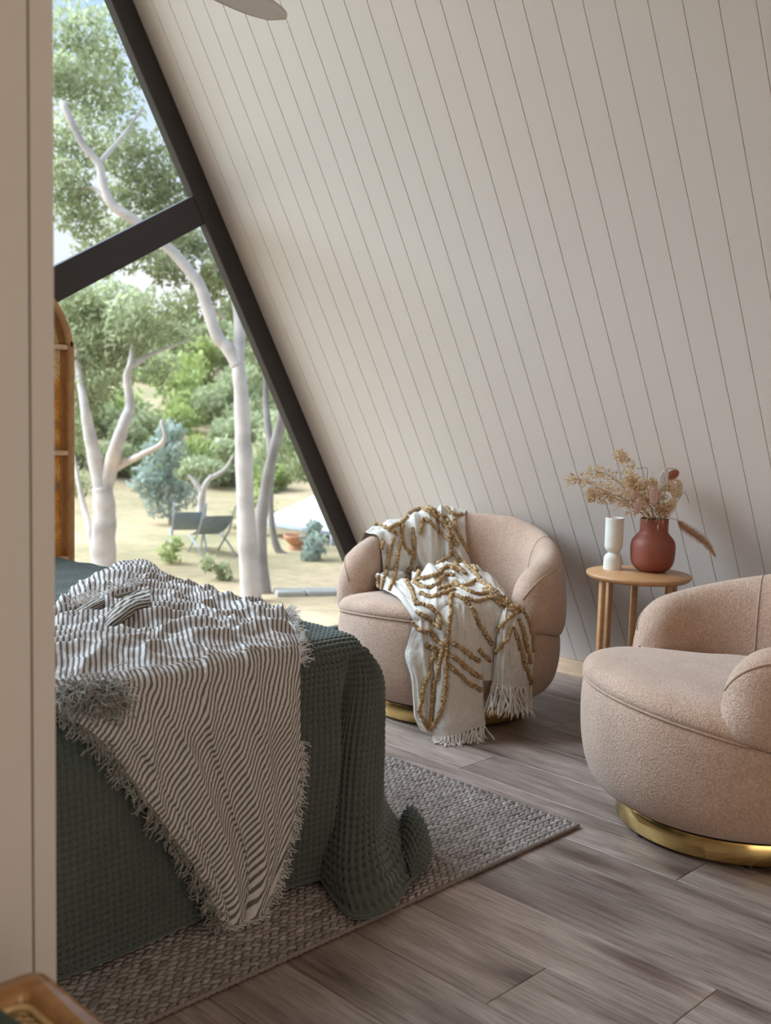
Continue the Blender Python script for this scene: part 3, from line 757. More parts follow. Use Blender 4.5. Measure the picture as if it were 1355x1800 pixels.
# wooded hill behind: each tree a thing of its own
far = [(120, 700, 30, 62, 'gum_leaf'), (180, 760, 26, 70, 'gum_leaf'), (255, 745, 27, 66, 'bright_leaf'), (330, 700, 30, 78, 'bright_leaf'), (395, 720, 27, 66, 'gum_leaf'), (465, 700, 29, 66, 'gum_leaf'),
       (330, 640, 38, 58, 'bright_leaf'), (265, 660, 40, 54, 'gum_leaf'), (420, 650, 38, 62, 'gum_leaf'), (500, 780, 25, 62, 'gum_leaf'), (395, 800, 23, 60, 'gum_leaf'), (230, 830, 21.5, 60, 'gum_leaf'),
       (150, 850, 22, 52, 'gum_leaf'), (330, 800, 22, 56, 'bright_leaf'), (440, 820, 22, 50, 'gum_leaf'), (560, 800, 24, 60, 'bright_leaf'), (110, 800, 24, 50, 'bright_leaf'), (200, 690, 40, 54, 'gum_leaf'), (530, 700, 30, 60, 'gum_leaf'), (370, 600, 48, 54, 'gum_leaf'), (300, 600, 50, 50, 'bright_leaf'), (440, 590, 52, 60, 'gum_leaf'), (280, 830, 21, 44, 'bright_leaf'), (370, 850, 21, 46, 'gum_leaf'), (470, 860, 21, 42, 'bright_leaf'), (180, 880, 20.5, 40, 'bright_leaf'), (140, 630, 46, 64, 'gum_leaf'), (230, 600, 54, 50, 'gum_leaf'), (480, 640, 46, 56, 'bright_leaf')]
ORD = ['leftmost', 'second from left', 'third from left', 'fourth from left', 'fifth from left', 'sixth from left', 'seventh from left', 'eighth from left', 'ninth from left', 'tenth from left', 'eleventh from left', 'twelfth from left']
band = lambda d: 0 if d < 25.5 else (1 if d < 35 else 2)
BAND = ['front row of the wood', 'middle row of the wood', 'top row of the wood']
for i, (px, py, d, r, lf) in enumerate(far):
    row = sorted(q[0] for q in far if band(q[2]) == band(d))
    c = at(px, py, d); rm = r*d/FPX; g = ground_z(c.x, c.y); rr = np.random.default_rng(100+i)
    bl = [((c.x+rr.normal()*rm*.5, c.y+rr.normal()*rm*.5, c.z+rr.normal()*rm*.45), (rm*.60, rm*.60, rm*.5), 330) for _ in range(8)]
    tree('hill_tree', ('yellow green' if lf == 'bright_leaf' else 'grey green')+' tree, '+ORD[row.index(px)]+' in the '+BAND[band(d)], 'tree',
         [([Vector((c.x, c.y, g-0.1)), Vector((c.x+.1, c.y, (g+c.z)/2)), Vector((c.x, c.y, c.z))], 0.14, 0.05)], bl, M[lf], M['grey_bark'], 0.21*d/26, 200+i, 'trees of the wood behind the lawn')

# the wood goes on to the left, where the partition hides it
ORD2 = ['first', 'second', 'third', 'fourth', 'fifth', 'sixth', 'seventh', 'eighth', 'ninth', 'tenth', 'eleventh', 'twelfth', 'thirteenth', 'fourteenth']
for i, (ph_, dist, rm) in enumerate([(23, 24, 2.0), (19, 31, 2.8), (15, 25, 2.1), (11, 33, 2.9), (7, 26, 2.2), (3, 32, 2.8), (-1, 25, 2.1), (-5, 33, 2.9), (-10, 26, 2.3), (-15, 32, 2.8), (-20, 25, 2.2), (-26, 31, 2.8), (-32, 27, 2.4), (-38, 31, 2.6)]):
    x_, y_ = -dist*math.cos(math.radians(ph_)), dist*math.sin(math.radians(ph_)); g = ground_z(x_, y_); zc_ = g+rm*1.05; rr = np.random.default_rng(400+i)
    bl = [((x_+rr.normal()*rm*.5, y_+rr.normal()*rm*.5, zc_+rr.normal()*rm*.45), (rm*.55, rm*.55, rm*.48), 520) for _ in range(8)]
    tree('hill_tree', ('yellow green' if i % 3 == 1 else 'grey green')+' tree, '+ORD2[i]+' beyond the partition going left along the wood', 'tree', [([Vector((x_, y_, g-0.1)), Vector((x_+.1, y_, (g+zc_)/2)), Vector((x_, y_, zc_))], 0.15, 0.05)], bl, M['bright_leaf' if i % 3 == 1 else 'gum_leaf'], M['grey_bark'], 0.22*dist/26, 400+i, 'trees of the wood behind the lawn')

# white canopy tent
M['canvas'] = simple('white_canvas', (0.62, 0.57, 0.56), 0.7, 0.04)
M['pole'] = simple('grey_steel_pole', (0.35, 0.36, 0.38), 0.5, 0.05)
def canopy():
    c = foot(590, 1000, 14.0); zt = at(590, 848, 14).z; ze = at(590, 917, 14).z
    e = empty('canopy_tent', (c.x, c.y, ground_z(c.x, c.y)), math.radians(0)); tag(e, 'white peaked canopy tent beyond the lawn at the window edge', 'tent')
    z0 = ground_z(c.x, c.y); h = 0.80; n = 13
    g = np.linspace(-1, 1, n); X, Y = np.meshgrid(g, g, indexing='ij')
    rr_ = np.maximum(np.abs(X), np.abs(Y)); Z = (ze-z0)+(zt-ze)*(1-rr_)**1.2
    V = np.stack([X*h, Y*h, Z], -1).reshape(-1, 3); F1 = grid_faces(n, n)
    V2 = V+np.array([0, 0, -0.02]); mesh_np('canvas_roof', np.vstack([V, V2]), np.vstack([F1, F1[:, ::-1]+len(V)]), M['canvas'], e)
    for sx in (-1, 1):
        for sy in (-1, 1): tube_obj('pole', np.array([(sx*h, sy*h, -0.05), (sx*h, sy*h, ze-z0)]), 0.03, M['pole'], e, 8)
        tube_obj('eave_rail', np.array([(sx*h, -h, ze-z0-0.03), (sx*h, h, ze-z0-0.03)]), 0.022, M['pole'], e, 8)
        tube_obj('eave_rail', np.array([(-h, sx*h, ze-z0-0.03), (h, sx*h, ze-z0-0.03)]), 0.022, M['pole'], e, 8)
canopy()
# deck chairs on the lawn
M['blue_canvas'] = simple('blue_grey_canvas', (0.20, 0.25, 0.31), 0.8, 0.1)
def deck_chair(px, py, d, rz, label):
    p = foot(px, py, d); e = empty('deck_chair', (p.x, p.y, ground_z(p.x, p.y)), rz); tag(e, label, 'chair', 'deck chairs on the lawn'); e.scale = (0.62, 0.62, 0.62)
    s_ = np.linspace(0, 1, 14); prof = np.stack([0.42-0.62*s_-0.18*s_**2, np.zeros(14), 0.22+0.10*np.cos(s_*3.0)+0.62*s_**1.6], -1)
    V = np.concatenate([prof+np.array([0, -0.27, 0]), prof+np.array([0, 0.27, 0])]); Fq = np.array([(i, i+1, 15+i, 14+i) for i in range(13)])
    V = np.vstack([V, V+np.array([0.012, 0, -0.012])]); Fq = np.vstack([Fq, Fq[:, ::-1]+28]); mesh_np('sling', V, Fq, M['blue_canvas'], e)
    for sy in (-0.29, 0.29):
        tube_obj('rail', np.array([(0.45, sy, 0.0), (-0.1, sy, 0.42), (-0.42, sy, 0.92)]), 0.018, M['pole'], e, 6)
        tube_obj('leg', np.array([(0.40, sy*1.07, 0.34), (0.0, sy*1.07, 0.2), (-0.45, sy*1.07, 0.0)]), 0.018, M['pole'], e, 6)
deck_chair(330, 985, 12.2, math.radians(150), 'blue grey deck chair on the lawn, the left one of two')
deck_chair(372, 985, 11.8, math.radians(165), 'blue grey deck chair on the lawn, the right one of two')
# low shrubs on the lawn and by the glass
def shrub(px, py, d, rpx, n, leaf, label, seed, size=0.09, hz=1.0, g=None):
    p = foot(px, py, d); rr = np.random.default_rng(seed); r = rpx*d/FPX
    bl = [((p.x+rr.normal()*r*.4, p.y+rr.normal()*r*.4, p.z+r*hz*(0.5+0.5*i)), (r*.6, r*.6, r*.6*hz), n//3) for i in range(3)]
    tree('shrub', label, 'shrub', [([p, p+Vector((0.02, 0, r*hz*.8)), p+Vector((0, 0.03, r*hz*1.6))], 0.014, 0.006)], bl, leaf, M['grey_bark'], size, seed, g)
shrub(300, 1030, 11.0, 28, 150, M['bright_leaf'], 'soft green shrub on the lawn left of the deck chairs', 31)
shrub(385, 1045, 10.0, 26, 150, M['gum_leaf'], 'dark green shrub at the foot of the tall gum tree', 32)
shrub(548, 1000, 11.5, 36, 260, M['blue_leaf'], 'leafy pale shrub under the white canopy tent', 33, 0.12)
shrub(440, 985, 15.0, 40, 160, M['bright_leaf'], 'light green bush behind the tall gum tree', 34, 0.12)
shrub(592, 1120, 6.3, 40, 210, M['shrub_leaf'], 'leafy garden shrub growing just outside the glass', 35, 0.075, 1.5)
shrub(585, 1135, 5.6, 20, 70, M['shrub_leaf'], 'fresh green plant low against the window sill', 36, 0.08, 0.7)
# rust fire bowl, stones, pale path edging
M['rust'] = simple('rusted_steel', (0.50, 0.22, 0.11), 0.8, 0.2, 20)
fp = foot(522, 1008, 12.4); e = empty('fire_bowl', (fp.x, fp.y, ground_z(fp.x, fp.y))); tag(e, 'rust orange fire bowl standing on the dry lawn', 'fire bowl'); e.scale = (0.55, 0.55, 0.55)
V, Fq = lathe_np([(0.02, 0.10), (0.20, 0.13), (0.30, 0.24), (0.32, 0.32), (0.30, 0.32), (0.27, 0.24), (0.16, 0.16), (0.001, 0.15)], 28); mesh_np('bowl', V, Fq, M['rust'], e)
V, Fq = lathe_np([(0.20, 0.0), (0.17, 0.10), (0.14, 0.12)], 20); mesh_np('foot_ring', V, Fq, M['rust'], e)
M['kerb'] = simple('pale_concrete', (0.40, 0.36, 0.31), 0.9, 0.08)
kerb = empty('path_edging', tuple(on_z(520, 1048, GZ))); tag(kerb, 'pale concrete edging strip across the lawn', 'edging')
a_, b_ = on_z(482, 1047, GZ), on_z(640, 1044, GZ); dv_ = (b_-a_).normalized(); nk = 3
for i in range(nk):
    c = a_+(b_-a_)*((i+0.5)/nk)-kerb.location; c.z = -0.06
    box_obj('kerb_stone', c, ((b_-a_).length/nk-0.015, 0.22, 0.22), M['kerb'], kerb, 0.015, 2, Matrix.Rotation(math.atan2(dv_.y, dv_.x), 4, 'Z'))
# ================================================================ striped throw on the bed
def stripe_material(name, light, dark):
    t = NT(name); at_ = t.n('Attribute', attribute_name='cloth'); sp = t.n('SeparateXYZ'); t.l(at_.outputs['Vector'], sp.inputs[0])
    v = t.coords('Object'); wob = t.noise(v, 60.0, 2)
    ma = t.n('Math', operation='MULTIPLY_ADD'); ma.inputs[1].default_value = 0.16; t.l(wob, ma.inputs[0]); t.l(sp.outputs[0], ma.inputs[2])
    fr = t.n('Math', operation='FRACT'); t.l(ma.outputs[0], fr.inputs[0])
    st = t.ramp(fr.outputs[0], [(0.0, light), (0.50, light), (0.56, dark), (0.94, dark), (1.0, light)])
    f = t.noise(v, 420.0, 2); b = t.ramp(f, [(0.3, (0.82, 0.82, 0.82)), (0.7, (1.06, 1.06, 1.06))])
    t.col(t.mix(1.0, st, b, 'MULTIPLY')); t.set(Roughness=0.95); t.b.inputs['Specular IOR Level'].default_value = 0.15
    cr_ = t.noise(v, 75.0, 4, 0.6, 0.5); t.bump(cr_, 0.45, 0.006)
    tr = t.n('BsdfTranslucent'); t.l(st, tr.inputs['Color']); mx = t.n('MixShader'); mx.inputs[0].default_value = 0.12
    out = t.t.nodes['Material Output']; t.l(t.b.outputs[0], mx.inputs[1]); t.l(tr.outputs[0], mx.inputs[2]); t.l(mx.outputs[0], out.inputs['Surface'])
    return t.m
M['stripe'] = stripe_material('striped_gauze', (0.66, 0.615, 0.58), (0.160, 0.140, 0.127))
M['stripe_shaded_back'] = stripe_material('striped_gauze_shaded_reverse', (0.46, 0.42, 0.37), (0.075, 0.062, 0.052))  # reverse of the gauze, colours darkened to stand for its unlit side
M['fringe_dark'] = simple('grey_fringe_yarn', (0.30, 0.285, 0.25), 0.95, 0.4, 40)
M['fringe_light'] = simple('pale_fringe_yarn', (0.58, 0.55, 0.52), 0.95, 0.2, 40)
throw = empty('striped_throw', (-1.95, 1.4, 0.612)); tag(throw, 'crinkled grey and white striped throw with frayed edges, spread over the foot of the bed', 'throw')
TO = np.array([-1.95, 1.4, 0.612])
ZT = BZ+0.030
XF = -1.846
def bed_pt(px, py, mode, lift=0.0):
    if mode == 'y': p = on_y(px, py, BY1-0.012)
    elif mode == 'z': p = on_z(px, py, ZT+lift)
    else: p = on_x(px, py, XF+lift)
    return (p.x, p.y, p.z)
rows = [
    [(168, 1022, 'y'), (240, 984, 'y'), (300, 1016, 'y'), (345, 1031, 'y'), (400, 1048, 'y'), (455, 1064, 'y'), (503, 1074, 'y')],
    [(92, 1072, 'z', .012), (192, 1030, 'z', .045), (288, 1046, 'z', .015), (345, 1052, 'z', .0), (403, 1067, 'z', .012), (460, 1080, 'z', .004), (508, 1088, 'z', .0)],
    [(70, 1110, 'z', .004), (180, 1080, 'z', .018), (284, 1082, 'z', .022), (345, 1080, 'z', .006), (408, 1090, 'z', .0), (465, 1098, 'z', .010), (515, 1104, 'z', .0)],
    [(52, 1160, 'z', .0), (170, 1140, 'z', .012), (278, 1130, 'z', .0), (345, 1120, 'z', .012), (410, 1119, 'z', .002), (468, 1118, 'z', .006), (521, 1119, 'z', .0)],
    [(44, 1212, 'x', -.046), (163, 1196, 'x', -.046), (275, 1183, 'x', -.046), (345, 1170, 'x', -.046), (410, 1159, 'x', -.046), (470, 1150, 'x', -.046), (527, 1143, 'x', -.046)],
    [(84, 1240, 'x', -.010), (190, 1228, 'x', -.012), (283, 1222, 'x', -.010), (348, 1213, 'x', -.012), (412, 1205, 'x', -.010), (472, 1198, 'x', -.012), (527, 1190, 'x', -.012)],
    [(168, 1292, 'x', .004), (232, 1285, 'x', .012), (303, 1280, 'x', .000), (360, 1274, 'x', .012), (418, 1268, 'x', .004), (475, 1262, 'x', .014), (527, 1258, 'x', .002)],
    [(222, 1358, 'x', .010), (276, 1352, 'x', .002), (332, 1348, 'x', .014), (381, 1343, 'x', .002), (430, 1338, 'x', .014), (480, 1334, 'x', .002), (527, 1330, 'x', .008)],
    [(276, 1432, 'x', .012), (318, 1428, 'x', .004), (361, 1424, 'x', .018), (402, 1420, 'x', .002), (443, 1417, 'x', .018), (484, 1412, 'x', .004), (523, 1404, 'x', .014)],
    [(332, 1512, 'x', .016), (363, 1510, 'x', .006), (395, 1508, 'x', .022), (426, 1504, 'x', .004), (456, 1500, 'x', .022), (482, 1494, 'x', .006), (508, 1482, 'x', .018)],
    [(372, 1585, 'x', .022), (391, 1588, 'x', .012), (411, 1588, 'x', .028), (430, 1586, 'x', .012), (448, 1582, 'x', .028), (465, 1574, 'x', .014), (484, 1558, 'x', .022)],
    [(388, 1632, 'x', .030), (400, 1640, 'x', .022), (412, 1644, 'x', .032), (424, 1642, 'x', .022), (434, 1636, 'x', .032), (444, 1626, 'x', .024), (457, 1610, 'x', .028)]]
net = np.array([[bed_pt(*c) for c in r] for r in rows])
def throw_sheet(net, nu, nv):
    P = smooth_net(net, nu, nv)
    L1 = np.r_[0, np.cumsum(np.linalg.norm(np.diff(P, axis=0), axis=2).mean(1))]; L2 = np.r_[0, np.cumsum(np.linalg.norm(np.diff(P, axis=1), axis=2).mean(0))]
    S, T = np.meshgrid(L1, L2, indexing='ij'); N = net_normals(P)
    return P, S, T, N
nu, nv = 330, 210
P, S, T, N = throw_sheet(net, nu, nv)
if N[nu//4, nv//2, 2] < 0: N = -N
top_w = 1/(1+np.exp((P[..., 0]-(-1.93))/0.03))             # 1 on the bed top, 0 on the hanging part
# long pleats running with the fall, crumples on the top
rg = lambda f: 1-np.abs(f)*2.2
crump = np.clip(rg(noise2(P[..., 0]*9+3, P[..., 1]*7))-0.30, 0, 1)*0.036+np.clip(rg(noise2(P[..., 0]*17, P[..., 1]*15+5))-0.3, 0, 1)*0.013
pleat = 0.016*np.clip(rg(noise2(P[..., 1]*11+P[..., 2]*1.6, P[..., 2]*0.9+3))-0.25, 0, 1)+0.004*noise2(P[..., 1]*34+P[..., 2]*6, P[..., 2]*5)
fine = 0.0022*fbm(P[..., 1]*60+P[..., 2]*30, (P[..., 0]-P[..., 2])*60, 2)
disp = top_w*crump+(1-top_w)*pleat*np.clip((0.62-P[..., 2])/0.12, 0.15, 1)+fine+0.004
edge = np.minimum(np.minimum(np.arange(nu)[:, None]/12, (nu-1-np.arange(nu))[:, None]/12), np.minimum(np.arange(nv)[None]/10, (nv-1-np.arange(nv))[None]/10))
for tc0, slope, w_, h_ in ((0.33, 0.10, 0.016, 0.007), (0.52, -0.06, 0.012, 0.008), (0.74, 0.12, 0.014, 0.006), (0.14, 0.05, 0.014, 0.005), (0.62, 0.16, 0.02, 0.006)):
    sg = np.linspace(0, 1, nu)[:, None]; tg_ = np.linspace(0, 1, nv)[None]
    u_ = (tg_-(tc0+slope*(sg-0.5)+0.012*np.sin(sg*11+tc0*20)))/w_
    disp = disp+h_*np.exp(-np.where(u_ > 0, u_*0.35, u_)**2)*np.clip((sg-0.22)/0.15, 0, 1)*np.clip((0.97-sg)/0.2, 0, 1)
disp = disp*np.clip(edge, 0.25, 1)
Q = P+N*disp[..., None]
Q[..., 2] = np.maximum(Q[..., 2], 0.022)
unroll = np.where(P[..., 0] < -1.90, BZ+(-1.90-P[..., 0]), P[..., 2])
phase = (0.86*P[..., 1]-0.51*unroll)/0.0115+0.8*noise2(P[..., 1]*4, unroll*3)+0.35*noise2(P[..., 1]*18, unroll*14)
def cloth_obj(name, Q, phase, mat, parent, origin, thick=0.0016):
    o = mesh_np(name, (Q-origin).reshape(-1, 3), grid_faces(*Q.shape[:2]), mat, parent)
    set_uv(o, np.stack([phase.ravel(), phase.ravel()*0], -1))
    return o
cloth_obj('cloth', Q, phase, M['stripe'], throw, TO)
# loose folds on top of the throw: the turned-over hem showing its reverse, with shade painted darker into its colour, and the crest behind it
def flap(rows, mat, nu=70, nv=90, amp=0.004, name='turned_fold', ph=(0.5, 0.86)):
    nt_ = np.array([[tuple(on_z(c[0], c[1], c[2])) for c in r] for r in rows]); Pf = smooth_net(nt_, nu, nv)
    Nf = net_normals(Pf); d = amp*fbm(Pf[..., 0]*22, Pf[..., 1]*22, 2)
    Qf = Pf+Nf*d[..., None]
    phs = np.broadcast_to(np.linspace(0.3, 6.8, nu)[:, None], (nu, nv))+0.2*noise2(Pf[..., 0]*14, Pf[..., 1]*14)
    cloth_obj(name, Qf, phs, mat, throw, TO); return Qf
flap([[(176, 1092, .655), (196, 1066, .680), (225, 1046, .690), (262, 1032, .690)],
      [(178, 1102, .662), (200, 1076, .688), (230, 1056, .698), (264, 1046, .695)],
      [(180, 1110, .655), (204, 1090, .680), (234, 1068, .690), (263, 1060, .685)],
      [(182, 1116, .640), (208, 1100, .660), (236, 1080, .670), (258, 1072, .665)]], M['stripe_shaded_back'])
flap([[(118, 1074, .650), (150, 1058, .668), (190, 1044, .678), (240, 1034, .684)],
      [(124, 1082, .652), (156, 1066, .670), (194, 1050, .680), (238, 1038, .684)],
      [(132, 1092, .640), (164, 1076, .655), (198, 1060, .665), (232, 1048, .670)]], M['stripe_shaded_back'])
# frayed fringe
def fringe(name, edge, out, n, length, rad, mat, rng, origin, curl=1.0, parent=None, seg=6):
    acc = Acc(); k = len(edge)
    for i in range(n):
        f = rng.random()*(k-1); i0 = int(min(f, k-2)); p = edge[i0]*(1-(f-i0))+edge[i0+1]*(f-i0)
        o_ = out[i0]; L = length*(0.55+0.7*rng.random()); q = [p]
        dr = o_+rng.normal(0, 0.35, 3)*curl; dr /= np.linalg.norm(dr)
        for s_ in range(seg-1):
            dr = dr+rng.normal(0, 0.42, 3)*curl+np.array([0, 0, -0.10]); dr /= np.linalg.norm(dr); q.append(q[-1]+dr*L/(seg-1))
        q = np.array(q); q[:, 2] = np.maximum(q[:, 2], 0.018)
        V, Fq = tube_np(smooth_poly(q, seg+3), rad, 4, False); acc.add(V-origin, Fq)
    o = acc.build(name, mat, parent); o['kind'] = 'stuff'; return o
rng = np.random.default_rng(5)
def edge_out(E, dirv): return np.broadcast_to(np.asarray(dirv, float)/np.linalg.norm(dirv), E.shape)
i_face = int(nu*4.9/11)
E = Q[i_face:, 0]; fringe('fringe', E, edge_out(E, (0.25, -0.7, -0.55)), 520, 0.042, 0.0011, M['fringe_dark'], rng, TO, 1.0, throw)
E = Q[int(nu*6.6/11):, -1]; fringe('fringe', E, edge_out(E, (0.3, 0.75, -0.45)), 260, 0.026, 0.0009, M['fringe_light'], rng, TO, 0.8, throw)
E = Q[:int(nu*4.6/11), -1]; fringe('fringe', E, edge_out(E, (0.1, 0.8, 0.1)), 240, 0.032, 0.0009, M['fringe_light'], rng, TO, 0.9, throw)
E = Q[-1]; fringe('fringe', E, edge_out(E, (0.5, 0.1, -0.8)), 170, 0.040, 0.0010, M['fringe_light'], rng, TO, 0.9, throw)
E = np.array([tuple(on_z(x, y, .690)) for x, y in ((128, 1068), (150, 1056), (190, 1043), (225, 1033), (250, 1026))]); E = smooth_poly(E, 30)
fringe('fringe', E, edge_out(E, (-0.6, 0.2, 0.55)), 170, 0.034, 0.0009, M['fringe_light'], rng, TO, 0.8, throw)
# the bunched frayed corner at the bed edge
E = np.array([tuple(on_x(x, y, -1.86+dx)) for x, y, dx in ((96, 1212, .01), (125, 1200, .03), (150, 1212, .045), (172, 1196, .04), (200, 1206, .03), (205, 1225, .03), (180, 1225, .05), (140, 1222, .05), (110, 1225, .04))]); E = smooth_poly(E, 60)
fringe('fringe', E, edge_out(E, (0.5, 0.05, -0.75)), 620, 0.058, 0.0012, M['fringe_dark'], rng, TO, 1.25, throw, 7)
# ================================================================ tufted throw on the first tub chair
bpy.context.view_layer.update()
def bvh_of(objs):
    V, Fc, n = [], [], 0
    for o in objs:
        mw = o.matrix_world; V += [mw @ v.co for v in o.data.vertices]; Fc += [[i+n for i in p.vertices] for p in o.data.polygons]; n = len(V)
    return BVHTree.FromPolygons(V, Fc)
CH1 = [c for c in chair1.children if c.name.split('.')[0] in ('lower_body', 'seat_cushion', 'backrest')]
BV1 = bvh_of(CH1)
C1 = Vector(chair1.location)
def Z5(x, y): return 580+x/2.946, 860+y/2.946          # crop coordinates used while measuring
def hit(px, py, lift, bv=BV1):
    d = ray(px, py).normalized(); h = bv.ray_cast(EYE, d)
    if h[0] is None: return None
    n = h[1] if h[1].dot(d) < 0 else -h[1]
    return h[0]+n*lift
def on_cyl(px, py, R):
    d = ray(px, py); a = d.x**2+d.y**2; b = 2*(d.x*(EYE.x-C1.x)+d.y*(EYE.y-C1.y)); c = (EYE.x-C1.x)**2+(EYE.y-C1.y)**2-R*R
    t_ = (-b-math.sqrt(max(b*b-4*a*c, 0)))/(2*a); return EYE+d*t_
def net_hit(rows, lifts):
    out = []
    for r, row in enumerate(rows):
        o_ = []
        for c, (x, y) in enumerate(row):
            lf = lifts if isinstance(lifts, float) else lifts[r][c]
            p = hit(*Z5(x, y), lf)
            o_.append(tuple(p) if p is not None else None)
        out.append(o_)
    return out
def weave_material(name, c):
    t = NT(name); v = t.coords('Object'); f = t.noise(v, 330.0, 2); g = t.noise(v, 12.0, 3)
    m_ = t.n('Mapping'); m_.inputs['Scale'].default_value = (1, 1, 4); t.l(v, m_.inputs['Vector']); s_ = t.noise(m_.outputs[0], 90.0, 3)
    a = t.ramp(g, [(0.3, tuple(x*.93 for x in c)), (0.7, c)]); b = t.ramp(s_, [(0.3, (0.86, 0.85, 0.84)), (0.7, (1.05, 1.05, 1.05))])
    t.col(t.mix(1.0, a, b, 'MULTIPLY')); t.set(Roughness=0.95); t.b.inputs['Specular IOR Level'].default_value = 0.1
    t.bump(s_, 0.5, 0.004); return t.m
M['cream_weave'] = weave_material('cream_cotton_weave', (0.63, 0.59, 0.535))
M['tuft'] = simple('ochre_tufting', (0.42, 0.265, 0.125), 0.95, 0.40, 140, 0, 0.8, 260)
M['cream_yarn'] = simple('cream_tassel_yarn', (0.72, 0.68, 0.62), 0.95, 0.1, 60)
tthrow = empty('tufted_throw', tuple(C1+Vector((0.1, -0.1, 0.5)))); tag(tthrow, 'cream throw with ochre tufted zigzag lines and tassels hanging over the tub chair', 'throw')
T2 = np.array(tthrow.location)
A_rows = [[(205, 186), (300, 163), (400, 108), (470, 86), (560, 82), (640, 112), (700, 132)],
          [(245, 262), (320, 230), (400, 200), (475, 180), (560, 180), (630, 200), (704, 212)],
          [(258, 380), (330, 350), (405, 330), (475, 320), (560, 310), (640, 310), (718, 330)],
          [(255, 470), (320, 450), (400, 425), (480, 410), (570, 400), (650, 400), (748, 420)],
          [(252, 535), (310, 520), (395, 500), (470, 480), (560, 460), (660, 455), (795, 475)],
          [(290, 548), (380, 545), (450, 530), (540, 515), (640, 505), (750, 505), (880, 540)],
          [(360, 585), (440, 585), (515, 580), (600, 555), (700, 560), (810, 580), (960, 585)],
          [(425, 655), (480, 650), (540, 640), (620, 615), (720, 620), (860, 625), (1025, 625)],
          [(440, 720), (500, 720), (560, 720), (640, 700), (740, 700), (860, 700), (1040, 690)]]
lf = [[.014, .02, .014, .03, .018, .03, .012], [.012, .022, .012, .04, .022, .034, .012], [.012, .026, .014, .042, .024, .034, .012], [.012, .03, .02, .044, .03, .034, .014],
      [.016, .035, .035, .05, .045, .042, .018], [.014, .03, .05, .055, .06, .055, .025], [.010, .022, .045, .05, .06, .055, .035], [.012, .025, .03, .038, .04, .04, .03], [.004, .004, .004, .003, .002, .003, .004]]
A = net_hit(A_rows, lf)
# the top edge goes over the crest: add two rows behind it
r0 = []
for c in range(7):
    p = None; x, y = A_rows[0][c]; yy = y
    while p is None and yy < 400: p = hit(*Z5(x, yy), 0.014); yy += 6
    if A[0][c] is None: A[0][c] = tuple(p)
    r0.append(Vector(p))
for r in range(len(A)):
    for c in range(7):
        if A[r][c] is None: A[r][c] = A[r-1][c]
back1, back2 = [], []
for c in range(7):
    v = r0[c]-C1; v.z = 0; v.normalize()
    crest = Vector(A[0][c]); 
    q1 = Vector((C1.x+v.x*0.43, C1.y+v.y*0.43, crest.z-0.004)); q2 = Vector((C1.x+v.x*0.478, C1.y+v.y*0.478, crest.z-0.09))
    back1.append(tuple(q1)); back2.append(tuple(q2))
netA = np.array([back2, back1]+A)
def hang_net(rows, Rs):
    return np.array([[tuple(on_cyl(*Z5(x, y), Rs[r][c] if not isinstance(Rs[r], float) else Rs[r])) for c, (x, y) in enumerate(row)] for r, row in enumerate(rows)])
left_rows = [[(432, 640), (480, 645), (530, 650), (612, 600), (690, 600), (740, 610)],
             [(425, 720), (475, 715), (530, 715), (612, 690), (690, 690), (752, 690)],
             [(402, 800), (465, 800), (530, 800), (612, 780), (700, 770), (770, 780)],
             [(388, 865), (455, 880), (530, 900), (604, 900), (700, 890), (782, 890)],
             [(418, 970), (468, 990), (535, 1010), (602, 1010), (700, 1000), (790, 990)],
             [(430, 1080), (470, 1100), (530, 1115), (600, 1110), (700, 1095), (795, 1085)],
             [(438, 1180), (476, 1205), (520, 1225), (590, 1225), (700, 1205), (800, 1175)],
             [(470, 1238), (498, 1258), (535, 1272), (600, 1284), (700, 1255), (806, 1215)]]
lR = [[.452, .452, .452, .452, .452, .452]]+[[.468, .474, .468, .486, .478, .468]]*2+[[.470, .480, .470, .494, .482, .468]]*3+[[.470, .484, .474, .500, .488, .472]]*2
right_rows = [[(880, 650), (920, 610), (960, 600), (1000, 612), (1032, 650)],
              [(868, 740), (902, 725), (950, 715), (1002, 718), (1046, 740)],
              [(852, 860), (892, 858), (942, 856), (1002, 858), (1056, 850)],
              [(846, 930), (890, 935), (940, 938), (998, 940), (1050, 930)],
              [(838, 1005), (890, 1015), (940, 1024), (992, 1032), (1042, 1015)]]
rR = [[.452]*5, [.470, .488, .492, .484, .470], [.472, .494, .498, .488, .472], [.472, .496, .500, .490, .472], [.472, .496, .502, .492, .472]]
mid_rows = [[(720, 640), (780, 640), (840, 640), (900, 640)], [(730, 760), (790, 760), (840, 770), (890, 770)], [(750, 880), (795, 890), (840, 890), (880, 890)], [(765, 985), (800, 990), (840, 990), (870, 985)]]
acc = Acc(); sheets = []
